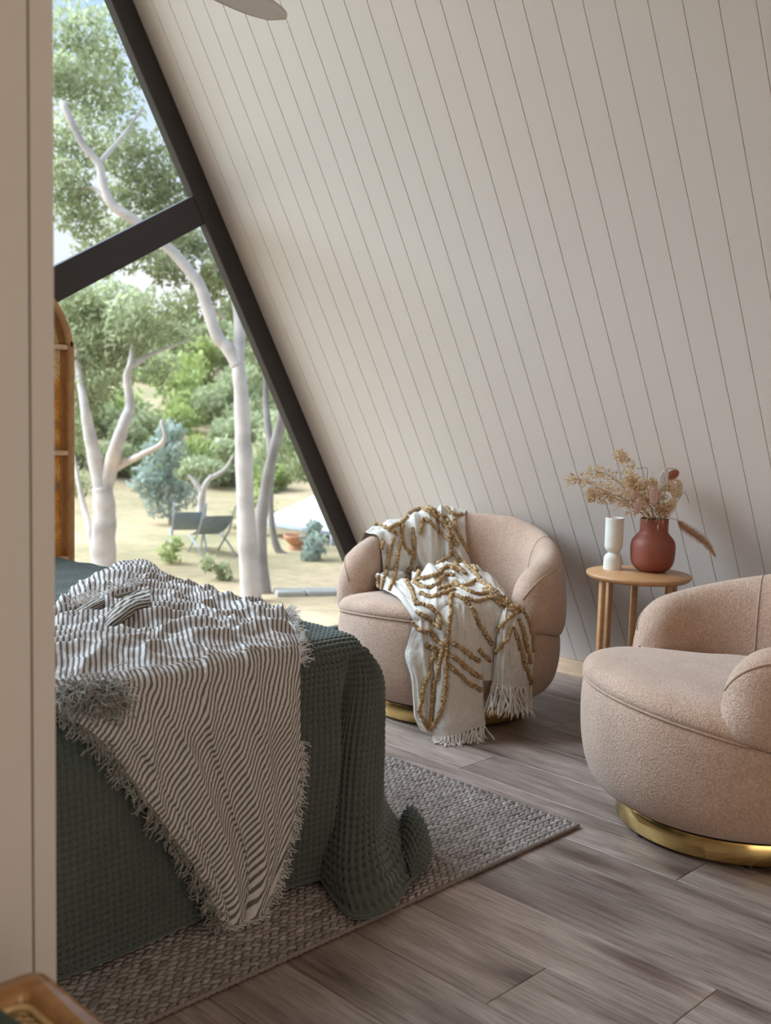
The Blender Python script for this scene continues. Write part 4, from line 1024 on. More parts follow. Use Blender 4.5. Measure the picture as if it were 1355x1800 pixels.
def add_sheet(net_, nu, nv, fold, seed, amp=0.006):
    P = smooth_net(net_, nu, nv); N = net_normals(P)
    view = np.array(EYE)-P.reshape(-1, 3).mean(0)
    if (N.reshape(-1, 3).mean(0)@view) < 0: N = -N
    S = np.linspace(0, 1, nu)[:, None]*np.ones((1, nv)); T = np.linspace(0, 1, nv)[None]*np.ones((nu, 1))
    d = fold*np.clip(1-np.abs(noise2(T*6+seed, S*1.6+seed))*2.4-0.2, 0, 1)+amp*fbm(T*9+seed, S*8, 2)+0.0012*fbm(T*60, S*60, 2)
    if len(net_) > 9:      # the part bunched up where back and seat meet
        w = np.exp(-((S-0.60)/0.16)**2); d = d+w*(0.034*np.clip(1-np.abs(noise2(T*9+2, S*7+4))*2.6, 0, 1)+0.012*noise2(T*16, S*14))
    d = d*np.clip(np.minimum(T, 1-T)/0.07, 0.1, 1)*(np.clip((0.97-S)/0.2, 0.05, 1)*np.clip(S/0.12, 0.1, 1) if len(net_) > 9 else 1.0)
    Q = P+N*d[..., None]; Q[..., 2] = np.maximum(Q[..., 2], 0.006)
    acc.add((Q-T2).reshape(-1, 3), grid_faces(nu, nv)); sheets.append(Q); return Q
QA = add_sheet(netA, 190, 150, 0.034, 1.3, 0.010)
QM = add_sheet(hang_net(mid_rows, [.452, .460, .462, .462]), 40, 30, 0.004, 8.0, 0.003)
QL = add_sheet(hang_net(left_rows, lR), 110, 80, 0.012, 4.1, 0.004)
QR = add_sheet(hang_net(right_rows, rR), 70, 60, 0.011, 6.2, 0.004)
cl = acc.build('cloth', M['cream_weave'], tthrow)
bpy.context.view_layer.update()
BVT = bvh_of([cl])
# ochre tufted lines
lines = [[(205, 192), (260, 188), (330, 222), (352, 240)], [(275, 268), (262, 330), (258, 420), (254, 525)], [(330, 250), (308, 330), (292, 420), (268, 525)],
    [(368, 258), (352, 330), (340, 420), (312, 525)], [(375, 185), (370, 240), (390, 310), (430, 330), (440, 265)], [(410, 130), (440, 112), (480, 104), (540, 140), (600, 190), (626, 250)],
    [(465, 232), (480, 165), (500, 158), (560, 215), (620, 268), (622, 330), (602, 362), (560, 385)], [(510, 92), (560, 128), (602, 150), (632, 200), (642, 260), (665, 292)],
    [(600, 92), (640, 132), (690, 130)], [(642, 150), (662, 230), (700, 300), (758, 428)], [(640, 330), (690, 380), (740, 425), (776, 462)], [(640, 382), (700, 442)],
    [(450, 400), (462, 440), (442, 480), (470, 502)], [(395, 452), (412, 500), (432, 540), (452, 598)], [(455, 505), (520, 512), (560, 484), (602, 446), (640, 452)],
    [(560, 522), (622, 502), (700, 504), (760, 476), (830, 512), (882, 560), (932, 618)], [(700, 562), (760, 582), (830, 564), (882, 602)], [(620, 562), (642, 548), (690, 572), (722, 602)],
    [(455, 592), (490, 602), (532, 616)], [(450, 636), (490, 656), (522, 676), (576, 720)], [(428, 695), (466, 725), (502, 746)], [(510, 726), (546, 770), (580, 800), (610, 790)],
    [(490, 806), (522, 816), (546, 832), (536, 880), (510, 960), (486, 1030), (466, 1120), (476, 1190), (510, 1246)], [(592, 800), (576, 880), (552, 980), (536, 1060), (526, 1140), (516, 1232)],
    [(602, 900), (600, 1000), (596, 1060), (582, 1130), (562, 1186), (520, 1246)], [(622, 562), (626, 640), (616, 720), (606, 800), (600, 900)], [(626, 792), (680, 822), (740, 870), (774, 890)],
    [(616, 852), (670, 892), (740, 950), (784, 976)], [(612, 906), (660, 952), (720, 1005), (784, 1040)], [(732, 612), (770, 690), (810, 760), (838, 806)], [(772, 832), (810, 870), (832, 890)],
    [(868, 740), (890, 702), (930, 664), (960, 642), (1000, 622)], [(856, 852), (882, 812), (920, 772), (946, 712)], [(950, 720), (976, 800), (1000, 880), (1030, 970), (1036, 1004)],
    [(976, 672), (1000, 742), (1020, 822), (1036, 902)], [(1002, 642), (1030, 692), (1046, 772), (1050, 840)], [(900, 560), (930, 592), (960, 622), (982, 580)],
    [(440, 470), (500, 460), (560, 440), (610, 400), (660, 430)], [(470, 540), (520, 560), (590, 540), (650, 520)], [(640, 480), (700, 520), (760, 545), (820, 540)], [(520, 610), (560, 650), (575, 700)], [(300, 215), (330, 190), (372, 175), (400, 140)], [(430, 200), (440, 300), (425, 380), (400, 440)], [(800, 520), (850, 560), (900, 600), (950, 630)]]
rng = np.random.default_rng(21)
def tuft_run(P):
    if len(P) < 3: return
    P = np.array(P)
    for _ in range(2): P[1:-1] = 0.25*P[:-2]+0.5*P[1:-1]+0.25*P[2:]
    L = np.linalg.norm(np.diff(P, axis=0), axis=1).sum(); k = max(8, int(L/0.0030)); P = smooth_poly(P, k)
    rad = 0.0074*(1+rng.normal(0, 0.20, k)); V, Fq = tube_np(P-T2, rad, 8); V = V+rng.normal(0, 0.0019, V.shape)
    mesh_np('tufted_line', V, Fq, M['tuft'], tthrow)
for ln in lines:
    pts = smooth_poly(np.array(ln, float), 14*len(ln)); run = []
    for x, y in pts:
        p = hit(*Z5(x, y), 0.0035, BVT)
        if p is None: continue
        p = np.array(p)
        if run and np.linalg.norm(p-run[-1]) > 0.045: tuft_run(run); run = []
        run.append(p)
    tuft_run(run)
def tassels(E, out, n, length, origin, parent):
    for i in range(n):
        f = (i+0.5)/n*(len(E)-1); i0 = int(min(f, len(E)-2)); p = E[i0]*(1-(f-i0))+E[i0+1]*(f-i0); acc = Acc()
        for j in range(6):
            q = [p+rng.normal(0, 0.0015, 3)]; dr = np.array(out)+rng.normal(0, 0.16, 3); L = length*(0.8+0.35*rng.random())
            for s_ in range(5):
                dr = dr+rng.normal(0, 0.13, 3); dr /= np.linalg.norm(dr); q.append(q[-1]+dr*L/5)
            q = np.array(q); q[:, 2] = np.maximum(q[:, 2], 0.004+0.003*rng.random())
            acc.tube(smooth_poly(q, 8)-origin, np.r_[0.0026, np.full(6, 0.0020), 0.0012], 5)
        V, Fq = tube_np(np.array([p+np.array([0, 0, 0.004]), p, p-np.array([0, 0, 0.007])])-origin, [0.003, 0.0042, 0.003], 6); acc.add(V, Fq)
        acc.build('tassel', M['cream_yarn'], parent)
EL = QL[-1]; tassels(EL[int(len(EL)*0.42):], (0.10, -0.12, -1.0), 15, 0.064, T2, tthrow)
ER = QR[-1]; tassels(ER, (0.06, -0.05, -1.0), 17, 0.105, T2, tthrow)
# ================================================================ vases and dried bouquet on the side table
M['clay'] = simple('terracotta_ceramic', (0.225, 0.056, 0.030), 0.55, 0.10, 14)
M['clay_in'] = simple('dark_vase_inside', (0.05, 0.02, 0.015), 0.9)
M['ivory'] = simple('ivory_ceramic', (0.66, 0.63, 0.56), 0.6, 0.05, 25)
def base_at(px, py): return on_z(px, py, TZ)
vb = base_at(1145, 1004)
vase = empty('terracotta_vase', (vb.x, vb.y, TZ)); tag(vase, 'matt terracotta vase holding the dried bouquet on the side table', 'vase')
KV = 0.957
pv = KV*smooth_poly(np.array([(0.0005, 0.0), (0.040, 0.0), (0.050, 0.003), (0.068, 0.016), (0.079, 0.038), (0.0825, 0.070), (0.0825, 0.098), (0.078, 0.118), (0.066, 0.134), (0.056, 0.146), (0.0525, 0.158), (0.0525, 0.196), (0.0515, 0.199)]), 60)
V, Fq = lathe_np(pv, 72); mesh_np('body', V, Fq, M['clay'], vase)
V, Fq = lathe_np([(KV*q_[0], KV*q_[1]) for q_ in ((0.0515, 0.199), (0.0485, 0.197), (0.0475, 0.16), (0.060, 0.13), (0.070, 0.09), (0.0005, 0.03))], 48); mesh_np('inner_wall', V, Fq, M['clay_in'], vase)
cb_ = base_at(1076, 1000)
cup = empty('candle_holder', (cb_.x, cb_.y, TZ)); tag(cup, 'ivory hourglass candle holder beside the terracotta vase', 'candle holder')
pc = KV*smooth_poly(np.array([(0.0005, 0.0), (0.032, 0.0), (0.0345, 0.002), (0.0345, 0.030), (0.033, 0.044), (0.028, 0.054), (0.0205, 0.060), (0.0195, 0.063), (0.021, 0.066), (0.028, 0.074), (0.0325, 0.084), (0.0335, 0.10), (0.0340, 0.150), (0.0345, 0.196)]), 60)
V, Fq = lathe_np(pc, 56); mesh_np('body', V, Fq, M['ivory'], cup)
V, Fq = lathe_np([(KV*q_[0], KV*q_[1]) for q_ in ((0.0345, 0.196), (0.0318, 0.197), (0.0305, 0.19), (0.0305, 0.13), (0.0005, 0.125))], 48); mesh_np('cup_inside', V, Fq, M['ivory'], cup)
for zz in (0.182, 0.190):
    a = np.linspace(0, 2*np.pi, 50); tube_obj('rim_band', np.stack([0.0346*np.cos(a), 0.0346*np.sin(a), np.full(50, zz)], -1)*KV, 0.0010, M['ivory'], cup, 5)

M['straw'] = leaf_material('straw_dry_leaf', (0.46, 0.29, 0.14), (0.78, 0.58, 0.34))
M['twig'] = simple('brown_twig', (0.20, 0.125, 0.075), 0.8, 0.2, 40)
M['pampas'] = simple('tan_grass_plume', (0.60, 0.37, 0.235), 0.95, 0.25, 90)
def pod_material(name, c, rough=0.4):
    t = NT(name); v = t.coords('Object'); f = t.noise(v, 90.0, 2); t.col(t.ramp(f, [(0.3, tuple(x*.85 for x in c)), (0.7, c)])); t.set(Roughness=rough)
    return t.m
M['pod_pink'] = pod_material('pink_pearly_pod', (0.60, 0.40, 0.34), 0.3); M['pod_silver'] = pod_material('silvery_pod', (0.70, 0.66, 0.66), 0.28); M['pod_rust'] = pod_material('rust_dry_pod', (0.36, 0.13, 0.075), 0.5); M['pod_cream'] = pod_material('cream_dry_pod', (0.62, 0.48, 0.34), 0.4)
VD = (Vector((vb.x, vb.y, 1.0))-EYE).dot(_F)          # depth of the vase
def ZB(x, y, dd=0.0): return at(1000+x*260/1355, 790+y*230/1199, VD+dd)
rng = np.random.default_rng(77)
def from_mouth(dx=0.0, dy=0.0):
    """a stem stands in the vase: foot on its inside floor, out through the mouth"""
    return [Vector((vb.x+dx*0.3, vb.y+dy*0.3, TZ+0.055)), Vector((vb.x+dx, vb.y+dy, TZ+0.188))]
def fern(label, pts, spread, n, seed, dx=0.0, dy=0.0, size=0.020):
    st = from_mouth(dx, dy); P = smooth_poly(np.array([tuple(q) for q in st+pts]), 50); o0 = np.array(st[0]); r = np.random.default_rng(seed)
    e = empty('dried_fern', tuple(st[0])); tag(e, label, 'dried fern', 'dried fern sprigs in the vase')
    stem = tube_obj('stem', P-o0, np.linspace(0.0016, 0.0006, 50), M['twig'], e, 5)
    V, T = [], []
    for i in range(n):
        f = 0.30+0.70*r.random()**0.9; k = int(f*49); p = P[k]; tg = P[min(k+1, 49)]-P[max(k-1, 0)]; tg /= np.linalg.norm(tg)
        d = np.cross(tg, r.normal(size=3)); d /= np.linalg.norm(d); d = d+tg*0.6; d /= np.linalg.norm(d)
        reach = spread*(1.25-f)*r.random()
        b = p+d*reach; ax = d+r.normal(0, 0.7, 3); ax /= np.linalg.norm(ax); sd_ = np.cross(ax, r.normal(size=3)); sd_ /= np.linalg.norm(sd_)
        L = size*(0.6+0.7*r.random()); W = L*0.12
        V += [b, b+ax*L*0.5+sd_*W, b+ax*L, b+ax*L*0.5-sd_*W]; T += [np.clip(0.5+r.normal(0, 0.25), 0, 1)]*4
    V = np.array(V); o = mesh_np('leaflets', V-o0, np.arange(len(V)).reshape(-1, 4), M['straw'], stem, smooth=False); set_uv(o, np.stack([T, T], -1)); o['kind'] = 'stuff'
    # side twigs
    for j in range(5):
        k = int((0.45+0.1*j)*49); d = r.normal(size=3)*0.6+(P[k]-P[k-2])/np.linalg.norm(P[k]-P[k-2]); d /= np.linalg.norm(d)
        tube_obj('side_twig', np.array([P[k], P[k]+d*spread*0.5, P[k]+d*spread*0.9+np.array([0, 0, -0.004])])-o0, [0.0007, 0.0006, 0.0004], M['twig'], stem, 4)
fern('dried fern sprig reaching furthest left from the vase', [ZB(560, 520), ZB(400, 430, -.02), ZB(250, 345, -.04), ZB(110, 275, -.05), ZB(-15, 290, -.05)], 0.05, 330, 1, -0.022, -0.022)
fern('dried fern sprig with the highest tip in the bouquet', [ZB(640, 500, .02), ZB(600, 330, .03), ZB(560, 180, .04), ZB(505, 90, .04), ZB(440, 28, .04)], 0.045, 300, 2, -0.012, -0.002)
fern('dried fern sprig pointing left above the longest one', [ZB(600, 500, .03), ZB(480, 330, .03), ZB(330, 220, .03), ZB(175, 200, .03)], 0.05, 300, 3, -0.018, 0.004)
fern('drooping dried fern sprig low over the candle holder', [ZB(600, 540, -.03), ZB(500, 450, -.05), ZB(380, 410, -.06), ZB(260, 420, -.06), ZB(165, 430, -.05)], 0.05, 420, 4, -0.02, -0.03)
fern('bushy dried fern sprig in the middle of the bouquet', [ZB(680, 520, -.03), ZB(650, 400, -.04), ZB(610, 330, -.04), ZB(540, 270, -.03)], 0.07, 520, 5, -0.005, -0.03)
fern('dried fern sprig leaning right in the bouquet', [ZB(790, 520, .0), ZB(830, 420, .0), ZB(880, 350, .0), ZB(930, 290, .02)], 0.055, 330, 6, 0.02, 0.01)
fern('short dried fern sprig at the back of the bouquet', [ZB(730, 500, .04), ZB(740, 380, .05), ZB(760, 300, .05)], 0.07, 320, 7, 0.0, 0.03)
fern('low dried fern sprig spilling over the vase rim', [ZB(800, 600, -.04), ZB(850, 560, -.05), ZB(910, 530, -.05)], 0.05, 260, 8, 0.015, -0.03)
# seed pods: an oval rim, a thin papery disc and two rows of seed bumps, each on its own stem
def pod(label, cx, cy, w, h, tilt, yaw, mat, dd, dx=0.0, dy=0.0):
    c = ZB(cx, cy, dd); st = from_mouth(dx, dy); e = empty('seed_pod', tuple(st[0])); tag(e, label, 'seed pod', 'seed pods in the bouquet')
    s_ = 260/1355*VD/FPX; a_, b__ = w*s_/2, h*s_/2
    up = -_D*math.cos(tilt)+_R*math.sin(tilt); side = (_R*math.cos(tilt)+_D*math.sin(tilt)); side = side*math.cos(yaw)+_F*math.sin(yaw); nrm = side.cross(up); 
    if nrm.dot(_F) > 0: nrm = -nrm
    o0 = Vector(st[0]); n = 28; ang = np.linspace(0, 2*np.pi, n, endpoint=False)
    ring = lambda k, q: np.array([tuple(c+side*(a_*k*math.cos(t_))+up*(b__*k*math.sin(t_))+nrm*q-o0) for t_ in ang])
    V = np.vstack([ring(0.001, 0.0016), ring(0.5, 0.0014), ring(0.9, 0.0010), ring(1.0, 0.0), ring(0.9, -0.0008), ring(0.5, -0.0008), ring(0.001, -0.0008)])
    F1 = np.vstack([np.stack([k*n+np.arange(n), k*n+(np.arange(n)+1) % n, (k+1)*n+(np.arange(n)+1) % n, (k+1)*n+np.arange(n)], -1) for k in range(6)])
    disc = mesh_np('disc', V, F1, mat, e)
    rm_ = np.vstack([ring(1.0, 0.0002), ring(1.0, 0.0002)[:2]]); tube_obj('rim', rm_, 0.0011, mat, disc, 5)
    for col_ in (-0.34, 0.34):
        for r_ in np.linspace(-0.66, 0.66, 5):
            if col_**2+r_**2 > 0.72: continue
            p = c+side*(a_*col_)+up*(b__*r_)+nrm*0.0012-o0
            Vb, Fb = lathe_np([(a_*0.25, 0.0), (a_*0.21, a_*0.13), (a_*0.11, a_*0.22), (0.0001, a_*0.25)], 10)
            Rm = Matrix((side, up, nrm)).transposed(); Vb = np.array([tuple(Rm @ Vector(v)+p) for v in Vb]); mesh_np('seed_bump', Vb, Fb, mat, disc)
    base = c-up*b__; P = smooth_poly(np.array([tuple(q) for q in st+[(Vector(st[1])*0.45+base*0.55)+Vector((0, 0, 0.012)), base]]), 24)
    tube_obj('stem', P-np.array(o0), np.linspace(0.0012, 0.0008, 24), M['twig'], e, 5)
pod('pink seed pod with pearly bumps, lowest left in the bouquet', 632, 520, 84, 138, 0.22, 0.35, M['pod_pink'], -.075, -.03, -.02)
pod('rosy seed pod half hidden behind the lowest left one', 612, 440, 72, 120, -0.15, 0.5, M['pod_pink'], -.055, -.028, -.01)
pod('pink seed pod with pearly bumps at the centre of the bouquet', 778, 425, 88, 168, 0.08, 0.3, M['pod_pink'], -.07, .006, -.03)
pod('large silvery seed pod high in the bouquet', 866, 268, 84, 172, 0.35, 0.4, M['pod_silver'], -.05, .016, -.02)
pod('rust red seed pod at the top right of the bouquet', 952, 232, 92, 120, 1.1, 0.5, M['pod_rust'], -.02, .026, .0)
pod('round cream seed pod on the right of the bouquet', 985, 365, 118, 170, 0.2, 0.25, M['pod_cream'], .0, .03, .01)
pod('small cream seed pod right above the vase rim', 945, 500, 88, 120, 0.25, 0.3, M['pod_cream'], -.05, .028, -.015)
pod('blush seed pod tucked between fern and cream pods', 700, 470, 84, 110, -0.6, 0.6, M['pod_cream'], -.04, -.008, .01)
# drooping grass plume
def plume():
    st = from_mouth(0.034, 0.020); pts = st+[ZB(890, 640, -.01), ZB(975, 640, -.02), ZB(1060, 715, -.02), ZB(1170, 790, -.02), ZB(1265, 870, -.02), ZB(1335, 970, -.02)]
    P = smooth_poly(np.array([tuple(q) for q in pts]), 90); o0 = np.array(st[0]); e = empty('grass_plume', tuple(st[0])); tag(e, 'furry tan grass plume drooping right out of the vase', 'dried grass')
    tube_obj('stem', P-o0, np.linspace(0.0014, 0.0007, 90), M['twig'], e, 5)
    Q = P[42:]; acc = Acc(); k = len(Q); r = np.random.default_rng(9)
    for i in range(2600):
        f = r.random(); j = int(f*(k-1)); tg = Q[min(j+1, k-1)]-Q[max(j-1, 0)]; tg /= np.linalg.norm(tg)+1e-9
        d = np.cross(tg, r.normal(size=3)); d /= np.linalg.norm(d); w = 0.030*math.sin(math.pi*min(1, (f*0.92+0.08)))**0.6*(1.1-0.6*f)
        b = Q[j]+d*w*0.15; tip = Q[j]+d*w*(0.6+0.5*r.random())+tg*0.012
        s2 = np.cross(tg, d)*0.0006; acc.add(np.array([b-s2, b+s2, tip+s2*.3, tip-s2*.3])-o0, np.array([[0, 1, 2, 3]]))
    o = acc.build('plume_hairs', M['pampas'], e, False); o['kind'] = 'stuff'
    w = 0.013*np.sin(np.pi*np.linspace(0.06, 0.97, k))**0.6*np.linspace(1.1, 0.5, k); tube_obj('plume_core', Q-o0, w*0.7, M['pampas'], e, 8)
plume()
for lab, pts, dx, dy in (('thin bare twig with a bent tip high in the bouquet', [ZB(700, 420, .0), ZB(715, 260, .0), ZB(712, 172, .0), ZB(620, 178, .0)], -.004, .0), ('thin bare twig poking out right of the pods', [ZB(930, 560, .0), ZB(1000, 465, .0), ZB(1060, 390, .0), ZB(1100, 495, .0)], .03, .012),
                     ('thin bare twig lying across the top of the pods', [ZB(820, 420, .0), ZB(870, 330, .02), ZB(880, 190, .02), ZB(985, 175, .02)], .012, .012)):
    st = from_mouth(dx, dy); P = smooth_poly(np.array([tuple(q) for q in st+pts]), 40); tw = tag(tube_obj('dry_twig', P-np.array(st[0]), np.linspace(0.0014, 0.0009, 40), M['twig'], None, 5), lab, 'twig', 'bare twigs in the vase'); tw.location = st[0]

# ================================================================ arched cane shelf by the window
M['rattan'] = wood_material('golden_rattan', (0.36, 0.185, 0.07), (0.52, 0.30, 0.13), 0.5, (6, 6, 6), 3.0)
def cane_material():
    t = NT('amber_cane_weave'); v = t.coords('Object'); a = t.noise(v, 9.0, 3); b = t.noise(v, 130.0, 2)
    c = t.ramp(a, [(0.35, (0.34, 0.24, 0.16)), (0.5, (0.62, 0.33, 0.09)), (0.62, (0.66, 0.50, 0.32))]); g = t.ramp(b, [(0.3, (0.6, 0.6, 0.6)), (0.7, (1.1, 1.1, 1.1))])
    cc = t.mix(1.0, c, g, 'MULTIPLY'); t.col(cc); t.set(Roughness=0.7)
    tr = t.n('BsdfTranslucent'); t.l(cc, tr.inputs['Color']); mx = t.n('MixShader'); mx.inputs[0].default_value = 0.5
    out = t.t.nodes['Material Output']; t.l(t.b.outputs[0], mx.inputs[1]); t.l(tr.outputs[0], mx.inputs[2]); t.l(mx.outputs[0], out.inputs['Surface']); return t.m
M['cane'] = cane_material()
def arch_shelf():
    xb, xf_ = -3.83, -3.775; yc, rad, zs = 1.712, 0.315, 1.36
    e = empty('arched_shelf', ((xb+xf_)/2, yc, 0)); tag(e, 'arched rattan shelf with cane back standing at the window behind the bed', 'shelf')
    def arch(x, r, n=26):
        a = np.linspace(0, np.pi, n); return np.vstack([[(x, r, 0.0)], [(x, r, zs*0.5)], np.stack([np.full(n, x), r*np.cos(a), zs+r*np.sin(a)], -1), [(x, -r, zs*0.5)], [(x, -r, 0.0)]])
    hx = (xf_-xb)/2
    for x in (-hx, hx): tube_obj('arch_frame', smooth_poly(arch(x, rad), 90), 0.016, M['rattan'], e, 10)
    P = smooth_poly(arch(0, rad-0.006), 60); V = np.concatenate([P+np.array([-hx, 0, 0]), P+np.array([hx, 0, 0])]); k = len(P)
    V = np.vstack([V, V*np.array([1, 0.985, 0.995])]); F1 = np.array([(i, i+1, k+i+1, k+i) for i in range(k-1)]); mesh_np('side_band', V, np.vstack([F1, F1[:, ::-1]+2*k]), M['rattan'], e)
    for z in (0.16, 0.565, 0.985, 1.395):
        w = rad-0.01 if z < zs else math.sqrt(rad**2-(z-zs)**2)-0.01
        box_obj('shelf_board', (0, 0, z), (2*hx+0.02, 2*w, 0.020), M['pine'], e, 0.006, 2)
    bm = bmesh.new(); pts = [(rad-0.008, 0.1)]+[((rad-0.008)*math.cos(a), zs+(rad-0.008)*math.sin(a)) for a in np.linspace(0, math.pi, 24)]+[(-rad+0.008, 0.1)]
    f = [bm.verts.new((-hx-0.003, p[0], p[1])) for p in pts]; b = [bm.verts.new((-hx+0.003, p[0], p[1])) for p in pts]; bm.faces.new(f); bm.faces.new(b[::-1])
    for i in range(len(pts)): bm.faces.new((f[i], f[(i+1) % len(pts)], b[(i+1) % len(pts)], b[i]))
    from_bm('cane_back', bm, M['cane'], e)
arch_shelf()

# ================================================================ cane bench in the near left corner
M['varnish'] = wood_material('glossy_varnished_wood', (0.34, 0.165, 0.055), (0.56, 0.32, 0.13), 0.10, (14, 2, 14), 3.0)
M['cane_pale'] = simple('pale_cane', (0.70, 0.52, 0.27), 0.6, 0.15, 60)
M['green_cloth'] = simple('dark_green_linen', (0.055, 0.085, 0.068), 0.95, 0.2, 30, 0, 0.3, 200)
def bench():
    z = 0.45; x0, y1 = -1.235, 0.618; x1, y0 = -0.52, 0.10
    e = empty('cane_bench', ((x0+x1)/2, (y0+y1)/2, 0)); tag(e, 'varnished wooden bench with woven cane seat in the near left corner', 'bench')
    cx, cy = (x0+x1)/2, (y0+y1)/2
    def rrect(o, r, n=7):
        ax, ay = (x1-x0)/2-o, (y1-y0)/2-o; out = []
        for (sx, sy, a0) in ((1, 1, 0), (-1, 1, 90), (-1, -1, 180), (1, -1, 270)):
            for t_ in np.radians(np.linspace(a0, a0+90, n)): out.append((sx*(ax-r)+r*math.cos(t_), sy*(ay-r)+r*math.sin(t_)))
        return np.array(out)
    prof = [(0.004, -0.055), (0.0, -0.050), (0.0, -0.006), (0.005, 0.0), (0.028, 0.0), (0.033, -0.004), (0.040, -0.026), (0.042, -0.055)]
    rings = np.array([np.column_stack([rrect(o, max(0.026-o*0.4, 0.008)), np.full(28, z+h)]) for o, h in prof])
    V = np.swapaxes(rings, 0, 1).reshape(-1, 3); F1 = grid_faces(28, len(prof), True); mesh_np('seat_frame', V, F1, M['varnish'], e)
    for sx in (-1, 1):
        for sy in (-1, 1): tube_obj('leg', np.array([(sx*((x1-x0)/2-0.035), sy*((y1-y0)/2-0.035), 0.0), (sx*((x1-x0)/2-0.035), sy*((y1-y0)/2-0.035), z-0.02)]), [0.014, 0.019], M['varnish'], e, 10)
    # cane webbing: open octagon weave built from strands
    acc = Acc(); ax, ay = (x1-x0)/2-0.045, (y1-y0)/2-0.045; zz = z-0.024; p = 0.0165
    def strand(a, b, w, h): 
        d = np.array(b)-np.array(a); L = np.linalg.norm(d); n_ = np.array([-d[1], d[0]])/L*w/2
        q = [(*(np.array(a)+n_), zz+h), (*(np.array(b)+n_), zz+h), (*(np.array(b)-n_), zz+h), (*(np.array(a)-n_), zz+h)]; q2 = [(c[0], c[1], c[2]-0.0012) for c in q]
        acc.add(np.array(q+q2), np.array([[0, 1, 2, 3], [7, 6, 5, 4], [0, 4, 5, 1], [2, 6, 7, 3], [1, 5, 6, 2], [3, 7, 4, 0]]))
    for v in np.arange(-ax, ax, p):
        for o in (-0.0022, 0.0022): strand((v+o, -ay), (v+o, ay), 0.0028, 0.0)
    for v in np.arange(-ay, ay, p):
        for o in (-0.0022, 0.0022): strand((-ax, v+o), (ax, v+o), 0.0028, 0.0008)
    for c in np.arange(-(ax+ay), ax+ay, p):
        a_ = (max(-ax, c-ay), c-max(-ax, c-ay)); b__ = (min(ax, c+ay), c-min(ax, c+ay))
        if b__[0]-a_[0] > 0.01: strand(a_, b__, 0.0034, 0.0016)
        a_ = (max(-ax, -c-ay), max(-ax, -c-ay)+c); b__ = (min(ax, ay-c), min(ax, ay-c)+c)
        if b__[0]-a_[0] > 0.01: strand(a_, b__, 0.0034, 0.0022)
    o = acc.build('cane_webbing', M['cane_pale'], e, False); o['kind'] = 'stuff'
    rg_ = rrect(0.040, 0.02); tube_obj('cane_spline', np.vstack([np.column_stack([rg_, np.full(28, z-0.019)]), [[rg_[0][0], rg_[0][1], z-0.019]]]), 0.0045, M['cane_pale'], e, 6)
    return z
bz = bench()
def green_cushion():
    a = [(-30, 1745), (20, 1765), (48, 1785), (70, 1812), (90, 1850)]
    c = on_z(-95, 1900, bz+0.03); e = empty('green_cushion', (c.x, c.y, bz-0.006)); tag(e, 'dark green cloth cushion lying on the cane bench', 'cushion')
    nu_, nv_ = 56, 28; th_ = np.linspace(0, 2*np.pi, nu_, endpoint=False); ph = np.linspace(-np.pi/2, np.pi/2, nv_)
    d = on_z(62, 1806, bz+0.03)-c; R_ = math.hypot(d.x, d.y)
    se = lambda x, p_: np.sign(x)*np.abs(x)**p_
    X = R_*0.98*se(np.cos(ph), .6)[None]*se(np.cos(th_), .75)[:, None]; Y = R_*0.80*se(np.cos(ph), .6)[None]*se(np.sin(th_), .75)[:, None]; Z = 0.046+0.040*np.sin(ph)[None]*(1-0.35*((X/R_)**2+(Y/R_)**2))
    V = np.stack([X, Y, Z], -1); V[..., 2] += 0.006*fbm(X*12, Y*12, 2); V[..., 2] = np.maximum(V[..., 2], 0.004)
    mesh_np('cover', V.reshape(-1, 3), grid_faces(nu_, nv_, True), M['green_cloth'], e)
    k = nv_//2; tube_obj('piped_seam', np.vstack([V[:, k], V[:1, k]]), 0.004, M['green_cloth'], e, 6)
green_cushion()

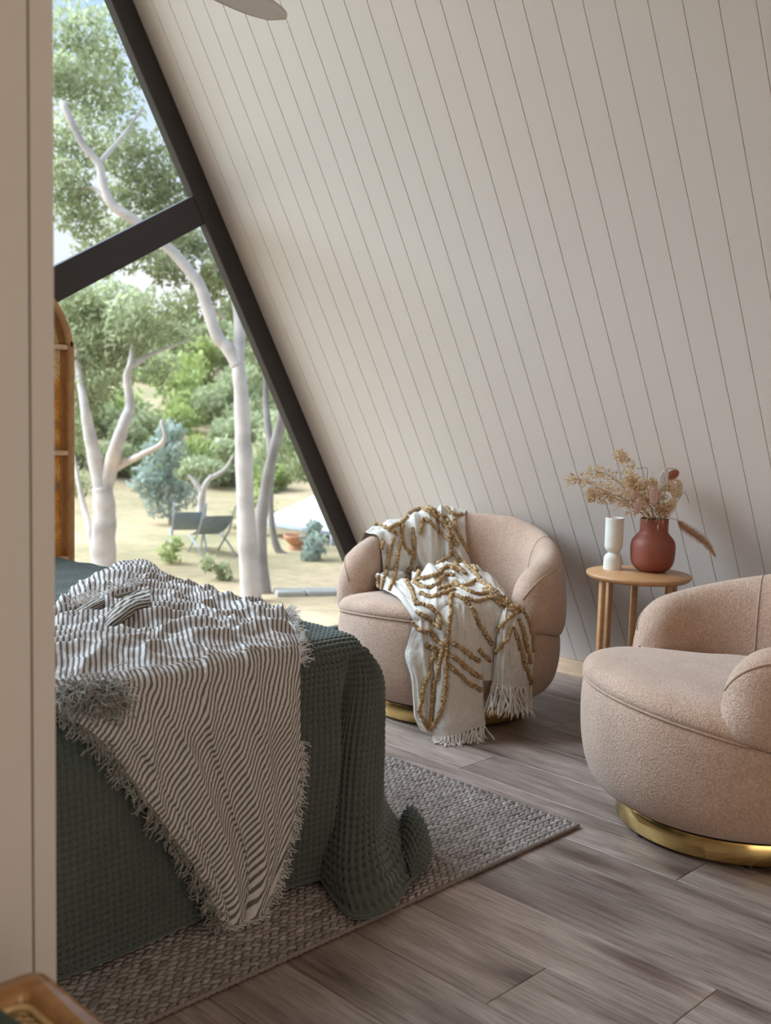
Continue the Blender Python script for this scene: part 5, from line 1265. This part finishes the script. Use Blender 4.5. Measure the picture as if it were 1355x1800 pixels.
# ================================================================ ceiling fan whose blade tip dips into view
M['fan_white'] = simple('matt_grey_white_fan', (0.62, 0.56, 0.56), 0.5, 0.05)
def fan():
    zf = 2.25; tip = on_z(488, 32, zf); inner = on_z(350, -42, zf); dr = (tip-inner); dr.z = 0; dr.normalize(); L = 0.62; hub = tip-dr*L
    e = empty('ceiling_fan', (hub.x, hub.y, zf)); tag(e, 'pale ceiling fan with one blade tip dipping in at the top edge', 'fan')
    V, Fq = lathe_np([(0.0005, -0.05), (0.06, -0.045), (0.085, -0.015), (0.085, 0.04), (0.05, 0.08), (0.02, 0.09), (0.0005, 0.09)], 32); mesh_np('motor_housing', V, Fq, M['fan_white'], e)
    ztop = (hw-abs(hub.y-MID_Y))*math.tan(TH)-zf
    tube_obj('downrod', np.array([(0, 0, 0.08), (0, 0, ztop-0.02)]), 0.012, M['fan_white'], e, 10)
    a0 = math.atan2(dr.y, dr.x)
    for k in range(3):
        n, m_ = 30, 9; s_ = np.linspace(0.07, L, n); w = 0.080*np.sqrt(np.clip(1-((s_-0.30)/0.33)**4, 0, 1))*np.clip(0.6+(s_-0.07)*1.6, 0, 1)+0.003; t_ = np.linspace(-1, 1, m_)
        X = s_[:, None]*np.ones((1, m_)); Y = w[:, None]*t_[None]; Z = 0.25*Y*0.5
        Vt = np.stack([X, Y, Z+0.005], -1).reshape(-1, 3); Vb = np.stack([X, Y, Z-0.005], -1).reshape(-1, 3); F1 = grid_faces(n, m_); nn = n*m_
        bi = [i*m_ for i in range(n)]+[(n-1)*m_+j for j in range(1, m_)]+[i*m_+m_-1 for i in range(n-2, -1, -1)]+[j for j in range(m_-2, 0, -1)]
        side = np.array([(bi[i], bi[(i+1) % len(bi)], bi[(i+1) % len(bi)]+nn, bi[i]+nn) for i in range(len(bi))])
        b = mesh_np('blade', np.vstack([Vt, Vb]), np.vstack([F1, F1[:, ::-1]+nn, side]), M['fan_white'], e); b.rotation_euler = (0, 0, a0+k*2*math.pi/3)
fan()
